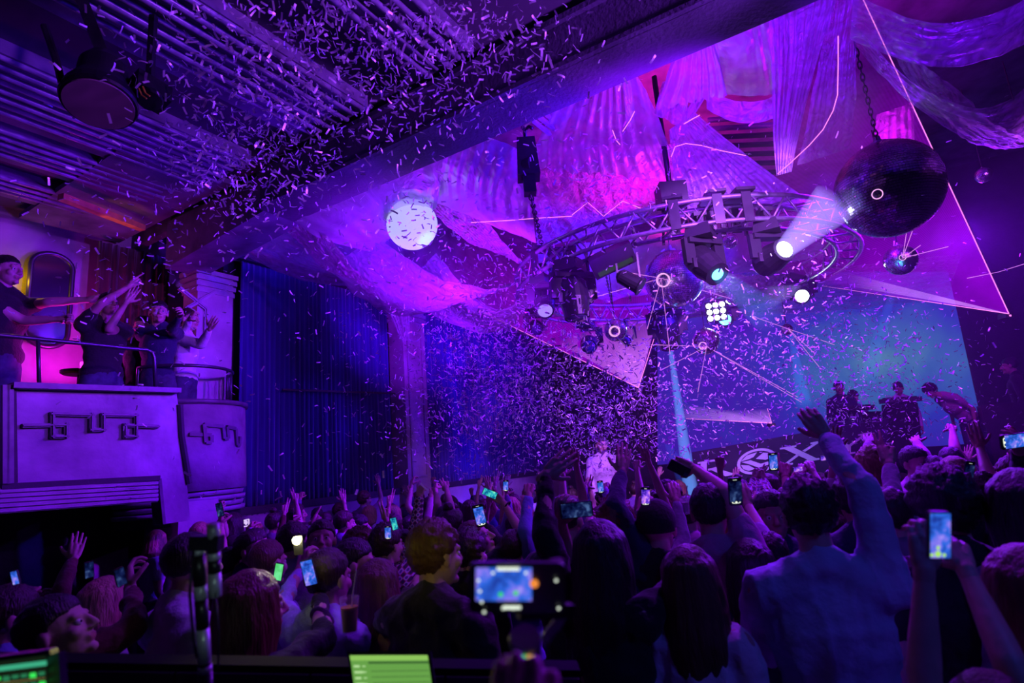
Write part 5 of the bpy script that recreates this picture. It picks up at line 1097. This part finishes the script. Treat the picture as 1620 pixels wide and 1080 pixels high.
rays((1046, 440), 7.0, [(1024, 520, 7.4, 'laser ray from the violet ball to lower left'), (1060, 560, 7.6, 'laser ray from the violet ball downwards'), (960, 425, 7.2, 'laser ray from the violet ball to the left'), (1155, 472, 8.6, 'laser ray from the violet ball to the tiny ball'), (940, 470, 7.4, 'lower left laser ray from the violet ball')])
rays((1247, 520), 8.6, [(1290, 560, 9.0, 'laser ray from the cyan-glint ball to lower right'), (1190, 500, 8.8, 'laser ray from the cyan-glint ball to upper left'), (1320, 545, 9.6, 'flatter laser ray right of the cyan-glint ball'), (1300, 585, 9.4, 'steep laser ray below the cyan-glint ball')])
rays((1580, 430), 6.6, [(1660, 405, 7.2, 'upper laser ray leaving the frame at right'), (1530, 440, 6.6, 'laser ray crossing the edge of the pink sheet')], .003)
# glints on the balls are glowing rings laid on the tiles, see mirror_ball
def sheet_laser(label, apex, ends, col, st, lines, alpha=.35, near_edge=.0, clouds=.5):
    """a fan of laser light in the haze: apex and far ends at real depth"""
    A0 = P(*apex); m = bpy.data.materials.new('laser_sheet'); m.use_nodes = True; nt = m.node_tree; nt.nodes.clear(); N = nt.nodes.new; L = nt.links.new
    uvn = N('ShaderNodeUVMap'); s = N('ShaderNodeSeparateXYZ'); L(uvn.outputs[0], s.inputs[0])
    w = N('ShaderNodeMath'); w.operation = 'MULTIPLY'; w.inputs[1].default_value = lines * 2 * PI; L(s.outputs[0], w.inputs[0]); sn = N('ShaderNodeMath'); sn.operation = 'SINE'; L(w.outputs[0], sn.inputs[0])
    mr = N('ShaderNodeMapRange'); mr.inputs[1].default_value = -1; mr.inputs[2].default_value = 1; mr.inputs[3].default_value = .72; mr.inputs[4].default_value = 1.1; L(sn.outputs[0], mr.inputs[0])
    tc = N('ShaderNodeTexCoord'); n = N('ShaderNodeTexNoise'); n.inputs['Scale'].default_value = 1.6; n.inputs['Detail'].default_value = 5; L(tc.outputs['Object'], n.inputs[0])
    m2 = N('ShaderNodeMapRange'); m2.inputs[1].default_value = .3; m2.inputs[2].default_value = .7; m2.inputs[3].default_value = 1 - clouds; m2.inputs[4].default_value = 1 + clouds * .5; L(n.outputs[0], m2.inputs[0])
    fa = N('ShaderNodeMapRange'); fa.inputs[1].default_value = 0; fa.inputs[2].default_value = 1; fa.inputs[3].default_value = 1.25; fa.inputs[4].default_value = .0; L(s.outputs[1], fa.inputs[0])
    a = N('ShaderNodeMath'); a.operation = 'MULTIPLY'; L(mr.outputs[0], a.inputs[0]); L(m2.outputs[0], a.inputs[1]); b = N('ShaderNodeMath'); b.operation = 'MULTIPLY'; L(a.outputs[0], b.inputs[0]); L(fa.outputs[0], b.inputs[1])
    c = N('ShaderNodeMath'); c.operation = 'MULTIPLY'; c.inputs[1].default_value = st; L(b.outputs[0], c.inputs[0])
    e = N('ShaderNodeEmission'); e.inputs[0].default_value = (*col, 1); L(c.outputs[0], e.inputs[1]); t = N('ShaderNodeBsdfTransparent'); t.inputs[0].default_value = (1 - alpha, 1 - alpha, 1 - alpha * .8, 1)
    ad = N('ShaderNodeAddShader'); L(e.outputs[0], ad.inputs[0]); L(t.outputs[0], ad.inputs[1]); o_ = N('ShaderNodeOutputMaterial'); L(ad.outputs[0], o_.inputs[0])
    E_ = [P(*q) for q in ends]; k = len(E_); nv = 24; nu = (k - 1) * 6 + 1
    me = bpy.data.meshes.new('laser_sheet'); vs = []; uv = []
    for i in range(nu):
        f_ = i / (nu - 1) * (k - 1); j = min(k - 2, int(f_)); q = E_[j] * (1 - (f_ - j)) + E_[j + 1] * (f_ - j)
        for v in range(nv): vs.append(A0 + (q - A0) * (v + .02) / (nv - 1 + .02)); uv.append((i / (nu - 1), v / (nv - 1)))
    fc = [(i * nv + v, (i + 1) * nv + v, (i + 1) * nv + v + 1, i * nv + v + 1) for i in range(nu - 1) for v in range(nv - 1)]
    me.from_pydata([tuple(x - A0) for x in vs], [], fc); ul = me.uv_layers.new(name='UVMap')
    for lp in me.loops: ul.data[lp.index].uv = uv[lp.vertex_index]
    me.materials.append(m); t_ = empty('laser_fan', A0, label, 'laser light'); link('light_sheet', me, t_); return t_, A0, E_
LC = (.36, .0, .74)
t, A0, E_ = sheet_laser('huge pink laser fan with apex at the right edge behind the biggest ball', (1596, 496, 6.6), [(1352, -30, 6.4), (1180, 60, 7.2), (1120, 250, 8.2), (1120, 395, 8.8), (1300, 452, 8.4)], LC, .62, 90, .15)
M_edge = emat('laser_edge', (1.0, .22, .85), 1.3)
build('bright_edge', MB().tube([A0, E_[0]], .006, 5), M_edge, t)
build('bright_edge', MB().tube([A0, P(1300, 452, 8.4)], [.006, .001], 5), M_edge, t)
t2, A2, E2 = sheet_laser('narrow bright wedge of laser light low in the huge pink fan', (1596, 496, 6.58), [(1340, 432, 8.0), (1340, 452, 8.0)], (.8, .35, 1.0), .7, 6, .1)
t, A0, E_ = sheet_laser('pink laser fan pointing down to its apex left of the blue beam', (1010, 613, 9.6), [(600, 415, 9.3), (780, 330, 9.8), (930, 330, 10.2), (1075, 380, 10.8)], LC, .75, 70, .15)
build('bright_edge', MB().tube([A0, P(760, 492, 9.6)], [.009, .003], 5), M_edge, t); build('bright_edge', MB().tube([A0, P(1046, 500, 10.2)], [.009, .004], 5), M_edge, t)
t, A0, E_ = sheet_laser('bright inner wedge of laser light at the downward apex', (1010, 613, 9.57), [(880, 540, 9.6), (970, 500, 9.8), (1040, 500, 10.1)], (.8, .3, 1.0), .6, 40, .1)
t, A0, E_ = sheet_laser('small flat laser fan just above the logo banner', (1221, 669, 9.3), [(1060, 659, 9.6), (1085, 640, 9.7), (1150, 648, 9.5), (1212, 646, 9.3)], (.7, .25, 1.0), .8, 14, .1)
build('bright_edge', MB().tube([A0, P(1085, 662, 9.5)], [.007, .003], 5), M_edge, t); build('bright_edge', MB().tube([A0, P(1214, 646, 9.3)], .004, 5), M_edge, t)
for (x, y, d, lab) in ((1598, 499, 6.62, 'small black laser projector at the right edge apex'), (1011, 619, 9.62, 'small black laser projector at the downward apex'), (1223, 673, 9.32, 'small black laser projector above the logo banner')):
    t = empty('laser_projector', P(x, y, d), lab, 'laser projector'); c = P(x, y, d) + FW * .06
    build('housing', MB().box(c, (.10, .12, .06), taper=.9), M_black, t); build('aperture', MB().box(c - FW * .062 + Z * .0, (.02, .01, .02)), M_edge, t)

# ================================================================== PHONES, GLASSES, DESK
SC = {'blue': screen_mat('screen_blue', [(.3, (.01, .02, .25)), (.5, (.03, .15, .8)), (.62, (.3, .2, .9)), (.75, (.5, .7, 1.0))], 40, 1.0),
      'dark': screen_mat('screen_dark', [(.35, (.0, .0, .02)), (.55, (.01, .02, .12)), (.75, (.1, .2, .5))], 30, .7),
      'teal': screen_mat('screen_teal', [(.35, (.0, .05, .2)), (.5, (.02, .4, .55)), (.65, (.1, .8, .5)), (.8, (.7, 1, .9))], 50, 1.0),
      'green': screen_mat('screen_green', [(.4, (.1, .75, .2)), (.6, (.2, 1, .4))], 20, .8),
      'violet': screen_mat('screen_violet', [(.35, (.02, .01, .3)), (.5, (.2, .05, .9)), (.65, (.8, .3, .9)), (.8, (1, .6, .7))], 45, 1.0)}
M_ui = emat('screen_icons', (.85, .95, .8), 1.1); M_rec = emat('screen_red', (1, .15, .1), 1.0); M_lime = emat('screen_lime', (.45, .9, .15), .9)
def nearest_hand(x, y, off=.09, poses=('hold', 'relax', 'fist', 'open', 'point', 'two')):
    best = None
    for p in PJ:
        for W_, FR, mir, ps, sc in p['hands']:
            if ps not in poses: continue
            q = W_ + FR[2] * off; hx, hy, dd = imgpx(q)
            if dd < .3: continue
            e_ = math.hypot(hx - x, hy - y) * dd
            if best is None or e_ < best[0]: best = (e_, W_, FR, dd)
    return best
def phone(label, px, py, d, h_px, ang, scr='blue', toward=1, land=False, yaw=0, ui=True, wr=.48):
    """h_px: length in pixels, ang: degrees the long axis leans to the right of image-up"""
    nh = nearest_hand(px, py, poses=('hold',)) if d > 1.3 else None
    if nh and nh[0] < 150 and -.8 < nh[3] - d < .3 and 'flash' not in label: d = nh[3] - .035
    c = P(px, py, d); Lh = h_px / FPX * d; a = math.radians(ang); up = RT * math.sin(a) + UP * math.cos(a); n = -FW * toward
    yy = math.radians(yaw); n = nrm(n * math.cos(yy) + RT * math.sin(yy)); x = nrm(np.cross(up, n)); up = np.cross(n, x); Fm = np.array([x, up, n]); w = Lh * wr
    t = empty('smartphone', c, label, 'smartphone')
    m = MB(); k = 5; r = w * .14; pts = []
    for sx, sy, a0 in ((1, 1, 0), (-1, 1, 90), (-1, -1, 180), (1, -1, 270)):
        for i in range(k): b = math.radians(a0 + 90 * i / (k - 1)); pts.append(c + x * (sx * (w / 2 - r) + r * math.cos(b)) + up * (sy * (Lh / 2 - r) + r * math.sin(b)) - n * .004)
    m.prism(pts, n * .008); build('body', m, M_blackp, t)
    if scr:
        s = build('display', MB().box(c + n * .0048, (w * .9, Lh * .92 if not ui else Lh * .72, .0012), ax=Fm), SC[scr], t)
        if ui:
            m = MB(); m.box(c + n * .0052 - up * Lh * .41, (w * .5, Lh * .018, .001), ax=Fm)
            for i in (-1, 0, 1): m.lathe([(w * (.09 if i == 0 else .05), .0005), (w * .04, .001)], c=c + n * .005 - up * Lh * .385 * (1 if i == 0 else 1) + x * w * .28 * i, ax=Fm, n=10)
            m.box(c + n * .0052 + up * Lh * .42, (w * .3, Lh * .012, .001), ax=Fm); build('display_icons', m, M_ui, t)
    m = MB().box(c - n * .006 + up * Lh * .36 - x * w * .2, (w * .34, w * .4, .004), ax=Fm); build('camera_bump', m, M_lensd, t)
    return t
fl = phone('smartphone whose rear flash shines straight at the camera', 472, 862, 2.28, 30, -4, None, 1, ui=False)
fc = P(469, 855, 2.25); build('flash', MB().lathe([(.017, 0), (.014, .004), (.004, .005)], c=fc, ax=frame_z(-FW), n=12), emat('flash_white', (1.0, .95, .45), 90), fl)
lamp('flash_light', 'SPOT', P(469, 855, 2.2), 5, (1.0, .86, .10), to=CAM, size=.01, angle=70)
lamp('phone_glow', 'SPOT', P(466, 850, 2.0), 1.6, (1.0, .86, .10), to=P(480, 905, 2.5), size=.02, angle=34, blend=1)
phone('phone with blue display below the bright flash', 489, 905, 2.25, 42, -14, 'blue', ui=False)
phone('green-lit message phone left of the flash', 441, 904, 2.9, 28, 10, 'green', ui=False)
phone('phone held level with raised hand, teal display, right of the pilaster', 775, 780, 3.75, 24, 112, 'teal', ui=False)
phone('upright small blue phone above the crowd right of the pilaster', 800, 768, 4.6, 18, 0, 'blue')
phone('tall phone with blue picture held by the man with glasses', 759, 815, 3.15, 36, -14, 'blue')
phone('blue phone left of the yellow-lit head, chequered shawl behind', 614, 842, 3.1, 22, -3, 'blue')
phone('bright teal phone tilted above the blue one', 624, 828, 3.3, 20, -14, 'teal', ui=False)
phone('lone dark phone lifted before the purple wall', 348, 806, 3.6, 22, -12, 'dark', ui=False)
phone('black phone back held overhead behind the flash', 461, 816, 3.62, 13, 0, None, -1)
phone('phone at the far left edge with bluish glow', 25, 913, 2.05, 22, -14, 'blue', ui=False)
phone('thin dark phone seen nearly edge-on at the left', 141, 901, 2.55, 26, -2, 'dark', yaw=50, ui=False)
phone('silver phone edge catching light above the blond woman', 190, 912, 1.85, 30, -22, 'dark', yaw=60, ui=False)
phone('small bluish phone before the pilaster foot', 576, 836, 4.6, 12, -30, 'blue', ui=False)
phone('black phone held sideways by the short-haired person', 912, 806, 2.75, 52, 84, 'dark', ui=False)
phone('small bright phone left of the raised open hand', 950, 770, 4.3, 20, -8, 'blue')
phone('phone with violet picture held before the capped man', 1021, 785, 2.7, 30, 0, 'violet')
phone('black phone at the end of the stretched arm', 1074, 741, 2.35, 36, 118, None, -1)
phone('large smartphone with dark display and lime bar', 1163, 777, 2.4, 44, -4, 'dark')
phone('smartphone filming in front of the pale logo', 1223, 730, 3.1, 29, -5, 'blue')
phone('narrow phone beside the blond woman', 1532, 750, 2.9, 42, 8, 'dark', wr=.36)
phone('landscape phone with bright blue picture at the right edge', 1606, 697, 2.5, 48, 82, 'blue', ui=True)
phone('small phone among hands under the logo', 1262, 742, 4.1, 15, 82, 'violet', ui=False)
phone('small phone with white border near the tanned raised arm', 1305, 724, 3.8, 16, 84, 'violet', ui=False)
big = phone('large blurred smartphone with blue picture held by two bare hands', 1485, 846, 1.12, 76, 0, 'blue', ui=False, wr=.46)
m = MB(); c = P(1484, 876, 1.1)
for i, q in enumerate(((0, .0), (-.012, -.002), (.012, -.002), (0, .012))): m.lathe([(.0062 if i == 0 else .0035, 0), (.003, .001)], c=c + RT * q[0] + UP * q[1], ax=frame_z(-FW), n=10)
build('display_icons', m, M_lime, big)
# glasses of drink
def cup(label, px, py, d, h=.12, r=.035, liquid=(.9, .65, .08), straw=True):
    c = P(px, py, d); t = empty('drinking_glass', c - Z * h / 2, label, 'glass'); M_gl = mat('clear_cup', (.9, .9, .95), .05, alpha=.22)
    build('cup', MB().lathe([(r * .75, -h / 2), (r, h / 2), (r * .93, h / 2), (r * .68, -h / 2 + .006)], c=c, n=18), M_gl, t)
    build('drink', MB().lathe([(r * .66, -h / 2 + .008), (r * .86, h / 2 * .45)], c=c, n=18), mat('drink_%d' % int(liquid[1] * 100), liquid, .2), t)
    if straw: build('straw', MB().tube([c - Z * h * .3, c + Z * h * .6 + RT * .015, c + Z * h * 1.25 + RT * .03], .003, 6), M_white, t)
    return t
cup('glass of yellow drink with a straw held by the flash man', 553, 972, 2.2, .13, .038)
cup('glass with pink straw held up beside the dark bob', 1084, 800, 3.6, .1, .03, (.5, .1, .3))
cup('short glass standing on the balcony back ledge', 132, 582, 6.9, .14, .04, (.5, .15, .05), False)
# high round table on the balcony
bt = empty('balcony_table', P(130, 606, 6.9), 'dark round table top on the balcony left of the black tee', 'table'); c = P(128, 580, 6.85) - Z * .1
build('tabletop', MB().lathe([(.17, 0), (.2, .02), (.2, .05)], c=c, n=24), M_black, bt); build('stem', MB().tube([c, [c[0], c[1], 2.24]], .03, 8), M_black, bt)
lg = MB().bar(P(40, 596, 7.0), P(146, 600, 7.4), .06, .05); tag(build('wall_bench_ledge', lg, M_relief), 'low dark ledge under the mirror along the balcony wall', 'ledge')
# wristbands
for (x, y, d, lab) in ((800, 800, 3.72, 'dark bead bracelet on the bare forearm'), (890, 760, 4.45, 'black wristband on the raised wrist'), (1010, 815, 2.75, 'pale wristband on the capped man')):
    _, W_, FR, dd = nearest_hand(x, y, -.02); c = W_ - FR[2] * .035; r_ = .034 if 'pale' not in lab else .043
    o = build('bracelet', MB().tube([c + FR[0] * r_ * math.cos(a) + FR[1] * r_ * math.sin(a) for a in np.arange(16) * PI / 8], .007, 6, closed=True), M_white if 'pale' in lab else M_black, None, True); tag(o, lab, 'bracelet')

# ---- control desk in the foreground
dk = empty('desk_barrier', P(300, 1060, 1.45), 'black panelled barrier of the control desk along the bottom edge', 'barrier')
a, b_ = P(-120, 1040, 1.45), P(915, 1062, 1.45); a[2] = P(-120, 1046, 1.45)[2]
for i in range(5):
    p0 = a + (b_ - a) * (i / 5 + .002); p1 = a + (b_ - a) * ((i + 1) / 5 - .002)
    build('panel', MB().prism([p0, p1, p1 * [1, 1, 0], p0 * [1, 1, 0]], -FW * [1, 1, 0] * .05), M_dark, dk)
build('top_rail', MB().bar(a - Z * .0, b_ - Z * .0, .07, .03), M_matte, dk)
sh_ = MB(); sh_.prism([a * [1, 1, 0] + Z * .95 - FW * .06, b_ * [1, 1, 0] + Z * .95 - FW * .06, b_ * [1, 1, 0] + Z * .95 - FW * .6, a * [1, 1, 0] + Z * .95 - FW * .6], Z * .04); build('desk_top', sh_, M_dark, dk)
# laptop
q = [P(549, 1030, 1.3), P(681, 1030, 1.3), P(694, 1120, 1.24), P(562, 1125, 1.24)]
lp = empty('laptop', (q[2] + q[3]) / 2, 'open laptop with green-tinted display at the bottom edge', 'laptop'); n_ = nrm(np.cross(q[1] - q[0], q[3] - q[0])); n_ = n_ if n_ @ FW < 0 else -n_
build('lid', MB().prism(q, -n_ * .012), M_blackp, lp)
def lq(u, v, o=.001): a0 = q[0] + (q[1] - q[0]) * u; a1 = q[3] + (q[2] - q[3]) * u; return a0 + (a1 - a0) * v + n_ * o
def lrect(u0, v0, u1, v1, o=.001): return [lq(u0, v0, o), lq(u1, v0, o), lq(u1, v1, o), lq(u0, v1, o)]
build('display', MB().prism(lrect(.03, .07, .96, .97), n_ * .001), emat('laptop_green', (.16, .42, .08), .85), lp)
m = MB().prism(lrect(.03, .07, .96, .16, .0025), n_ * .001); build('title_bar', m, emat('laptop_lime', (.30, .62, .12), .9), lp)
m = MB().prism(lrect(.24, .18, .96, .22, .0025), n_ * .001)
for i in range(6): m.prism(lrect(.26, .34 + .1 * i, .95, .352 + .1 * i, .0025), n_ * .001)
build('row_line', m, emat('laptop_row', (.06, .17, .04), .8), lp)
m = MB()
for i in range(7): m.prism(lrect(.06, .24 + .1 * i, .13 + .03 * (i % 2), .28 + .1 * i, .0025), n_ * .001); m.prism(lrect(.16, .25 + .1 * i, .2, .27 + .1 * i, .0025), n_ * .001)
build('side_label', m, emat('laptop_pale', (.5, .8, .35), .9), lp)
build('keyboard_base', MB().prism([q[3], q[2], q[2] - FW * [1, 1, 0] * .2 - Z * .01, q[3] - FW * [1, 1, 0] * .2 - Z * .01], -Z * .015), M_blackp, lp)
# lighting console screen at the lower left
q = [P(-130, 1062, .95), P(74, 1036, 1.0), P(84, 1170, .96), P(-130, 1190, .92)]
co = empty('console_screen', (q[2] + q[3]) / 2, 'control console display with rows of green meters, lower left corner', 'monitor'); n_ = nrm(np.cross(q[1] - q[0], q[3] - q[0])); n_ = n_ if n_ @ FW < 0 else -n_
build('bezel', MB().prism([lq(-.03, -.06, 0), lq(1.03, -.06, 0), lq(1.03, 1.05, 0), lq(-.03, 1.05, 0)], -n_ * .03), M_blackp, co)
build('display', MB().prism(lrect(0, 0, 1, 1), n_ * .001), emat('console_dark', (.01, .02, .01), .6), co)
build('title_bar', MB().prism(lrect(0, .06, 1, .12, .0025), n_ * .001), emat('console_teal', (.05, .45, .25), .9), co)
m, m2, m3 = MB(), MB(), MB()
for r_i in range(7):
    v0 = .18 + r_i * .115
    m3.prism(lrect(0, v0 + .085, .98, v0 + .095, .0025), n_ * .001)
    for c_i in range(14):
        u0 = .02 + c_i * .07
        (m if (r_i * 5 + c_i * 3) % 4 else m2).prism(lrect(u0, v0 + .01, u0 + .05, v0 + (.05 if c_i % 3 else .07), .0025), n_ * .001)
build('meter_cell', m, emat('console_cell', (.03, .28, .12), .7), co); build('lit_meter_cell', m2, emat('console_green', (.05, .9, .12), .9), co); build('row_line', m3, emat('console_line', (.3, .25, .08), .7), co)
build('side_frame', MB().bar(P(84, 1034, 1.0), P(92, 1180, .96), .012, .05), M_blackp, co)
# striped telescopic pole with clamp
po = empty('striped_pole', P(318, 1100, 1.25), 'tall black pole with clamp and pale reflective bands at the desk', 'pole')
M_band = mat('reflective_band', (.55, .60, .62), .35, .3); x0 = 318
def seg(m, xa, ya, xb, yb, r): m.tube([P(xa, ya, 1.25), P(xb, yb, 1.25)], r, 16)
ys = [868, 876, 925, 946, 993, 1046, 1052, 1062, 1120]
for i, (y0, y1) in enumerate(zip(ys[:-1], ys[1:])):
    m = MB(); seg(m, 313 + (y0 - 868) * .06, y0, 313 + (y1 - 868) * .06, y1, .0135 if i < 6 else .0145); build('pale_band' if i % 2 == 0 else 'black_tube', m, M_band if i % 2 == 0 else M_blackp, po, True)
ys = [828, 850, 873, 884, 905, 942]
for i, (y0, y1) in enumerate(zip(ys[:-1], ys[1:])):
    m = MB(); seg(m, 337 + (y0 - 828) * .03, y0, 337 + (y1 - 828) * .03, y1, .0135); build('black_tube' if i % 2 else 'pale_band', m, M_blackp if i % 2 else M_band, po, True)
build('clamp', MB().bar(P(304, 858, 1.25), P(350, 858, 1.25), .03, .03), M_blackp, po)
build('cable', MB().tube([P(306, 872, 1.23), P(300, 940, 1.22), P(306, 1010, 1.22), P(312, 1040, 1.22)], .003, 6).tube([P(340, 930, 1.24), P(346, 1000, 1.24), P(345, 1060, 1.24)], .002, 6), M_black, po, True)
# gimbal with phone and hand
gb = phone('large blurred landscape smartphone on a gimbal, camera app open', 818, 928, .80, 152, 90, None, ui=False, wr=.52)
F_ = np.array([RT, UP, -FW]); build('display', MB().box(P(797, 924, .793), (.078, .046, .001), ax=F_), SC['blue'], gb)
m = MB()
for x, y in ((757, 918), (759, 935), (762, 952), (766, 968), (880, 918), (884, 962), (796, 962), (812, 962), (780, 906), (832, 906)): m.lathe([(.0022, 0), (.0012, .0008)], c=P(x, y, .79), ax=frame_z(-FW), n=10)
m.prism([P(786, 897, .79), P(822, 897, .79), P(822, 902, .79), P(786, 902, .79)], -FW * .0008); m.prism([P(796, 958, .79), P(824, 958, .79), P(824, 963, .79), P(796, 963, .79)], -FW * .0008)
build('display_icons', m, M_ui, gb)
build('record_button', MB().lathe([(.0062, 0), (.004, .001)], c=P(845, 923, .79), ax=frame_z(-FW), n=12), emat('record_orange', (1, .3, .05), .9), gb)
m = MB()
for x, y in ((792, 940), (816, 938)): m.lathe([(.0035, 0), (.002, .0008)], c=P(x, y, .789), ax=frame_z(-FW), n=8)
build('green_marker', m, emat('marker_green', (.05, .8, .1), .9), gb)
gi = empty('gimbal_stick', P(833, 1090, .82), 'dark handheld gimbal under the blurred landscape phone', 'gimbal')
build('phone_clamp', MB().bar(P(820, 968, .815), P(905, 965, .84), .02, .018).bar(P(880, 968, .84), P(882, 885, .84), .018, .016), M_blackp, gi)
build('arm', MB().tube([P(890, 970, .85), P(882, 985, .85), P(870, 1000, .85), P(862, 1012, .84)], .008, 8), mat('gimbal_grey', (.22, .2, .25), .4), gi, True)
build('motor_ring', MB().lathe([(.022, -.008), (.024, 0), (.022, .008)], c=P(830, 1012, .82), ax=frame_z(nrm(UP - FW * .4)), n=20), MATS['gimbal_grey'], gi)
build('handle', MB().tube([P(832, 1016, .82), P(836, 1045, .82), P(838, 1080, .82), P(840, 1150, .82)], [.021, .019, .016, .016], 14), M_blackp, gi, True)
m = MB(); m.lathe([(.0045, 0), (.003, .001)], c=P(829, 1040, .796), ax=frame_z(-FW), n=8); build('green_lamp', m, MATS['marker_green'], gi)
m = MB()
for i in range(3): m.lathe([(.0035, 0), (.002, .001)], c=P(836 + i * 4, 1039, .796), ax=frame_z(-FW), n=8)
build('orange_lamp', m, emat('record_amber', (1, .5, .15), .8), gi)

# ================================================================== CONFETTI
M_conf = bpy.data.materials.new('confetti_foil'); M_conf.use_nodes = True; nt = M_conf.node_tree; nt.nodes.clear(); N = nt.nodes.new; L = nt.links.new
d_ = N('ShaderNodeBsdfDiffuse'); d_.inputs[0].default_value = (.95, .92, .97, 1); t_ = N('ShaderNodeBsdfTranslucent'); t_.inputs[0].default_value = (.7, .6, .8, 1); g_ = N('ShaderNodeBsdfGlossy'); g_.inputs['Roughness'].default_value = .3; g_.inputs[0].default_value = (.95, .9, .95, 1)
a_ = N('ShaderNodeMixShader'); a_.inputs[0].default_value = .4; L(d_.outputs[0], a_.inputs[1]); L(t_.outputs[0], a_.inputs[2]); b_ = N('ShaderNodeMixShader'); b_.inputs[0].default_value = .5; L(a_.outputs[0], b_.inputs[1]); L(g_.outputs[0], b_.inputs[2]); o_ = N('ShaderNodeOutputMaterial'); L(b_.outputs[0], o_.inputs[0])
cr = np.random.RandomState(5)
CL = [(560, 50, 150, 55, 2.7, 4.2, 900), (430, 190, 80, 75, 3.2, 5.4, 900), (370, 270, 60, 55, 3.6, 5.6, 480), (760, 55, 80, 45, 2.8, 4.1, 260), (640, 150, 120, 60, 3.4, 4.8, 560), (300, 120, 120, 80, 2.8, 4.5, 260),
      (880, 610, 120, 75, 4.4, 8.5, 4200), (770, 560, 70, 90, 4.6, 8.5, 1500), (980, 690, 90, 50, 4.8, 9.0, 1300), (600, 560, 110, 110, 4.5, 8.8, 420), (720, 700, 60, 60, 4.5, 9, 260),
      (1000, 280, 90, 50, 5.0, 7.0, 520), (720, 340, 150, 90, 4.6, 6.4, 380), (1230, 560, 110, 75, 5.0, 9.0, 1700), (1400, 570, 90, 65, 5.5, 9.8, 620), (1400, 655, 100, 40, 6.0, 9.8, 620), (1290, 420, 60, 70, 5, 8, 260),
      (230, 440, 90, 100, 4.2, 6.2, 260), (160, 330, 120, 80, 3.8, 6.0, 120), (652, 355, 45, 45, 4.2, 6.1, 110), (640, 800, 250, 40, 2.8, 6.0, 120), (820, 480, 420, 230, 3.6, 8.5, 750)]
pos = []
for (x, y, sx, sy, d0, d1, n) in CL:
    k = 0
    while k < n:
        px_, py_ = cr.randn() * sx + x, cr.randn() * sy + y; dd = (d0**3 + (d1**3 - d0**3) * cr.rand())**(1 / 3)
        k += 1
        if not (-30 < px_ < 1650 and -30 < py_ < 900): continue
        p = P(px_, py_, dd); l, w = p @ AX, p @ BX
        if w < -7.1 or w > 3.7 or p[2] < 1.9: continue
        if l < 3.55 and p[2] > 5.3: continue
        if l < 4.2 and p[2] > 4.9 and l > 3.5: continue
        if w < -6.3 and l < 5: continue
        pos.append(p)
pos = np.array(pos); dist = np.linalg.norm(pos - CAM, axis=1); order = np.argsort(dist); pos = pos[order]
def strip(L_, W_, curl, n=3):
    t = np.linspace(-.5, .5, n + 1); a = t * curl; x = np.sin(a) / curl * L_; z = (1 - np.cos(a)) / curl * L_
    v = np.concatenate([np.stack([x, np.full(n + 1, s * W_ / 2), z], 1) for s in (-1, 1)]); return v, [(i, i + 1, i + n + 2, i + n + 1) for i in range(n)]
protos = []
for i in range(8):
    v, q = strip(.044 + .006 * (i % 3), 0.011 + .002 * (i % 2), .15 + .11 * i); mb = MB(); mb.add(v, q); protos.append((v, np.array(q), mb.mesh('confetti_strip', [M_conf])))
def rrot():
    q = cr.randn(4); q /= np.linalg.norm(q); w, x, y, z = q
    return np.array([[1 - 2 * (y * y + z * z), 2 * (x * y - z * w), 2 * (x * z + y * w)], [2 * (x * y + z * w), 1 - 2 * (x * x + z * z), 2 * (y * z - x * w)], [2 * (x * z - y * w), 2 * (y * z + x * w), 1 - 2 * (x * x + y * y)]])
rest = MB()
for i, p in enumerate(pos):
    R_ = rrot(); v, q, me = protos[i % 8]
    if i < 290:
        o = link('confetti_strip', me); o.matrix_world = Matrix([[*R_[k], p[k]] for k in range(3)] + [[0, 0, 0, 1]])
        tag(o, 'narrow curled foil confetti strip drifting in the air above the crowd', 'confetti', 'nearest confetti strips in the air')
    else: rest.add(v @ R_.T + p, q)
o = build('confetti', rest, M_conf); tag(o, 'thousands of small foil confetti strips filling the air of the hall', 'confetti', None, 'stuff')
print('confetti', len(pos))
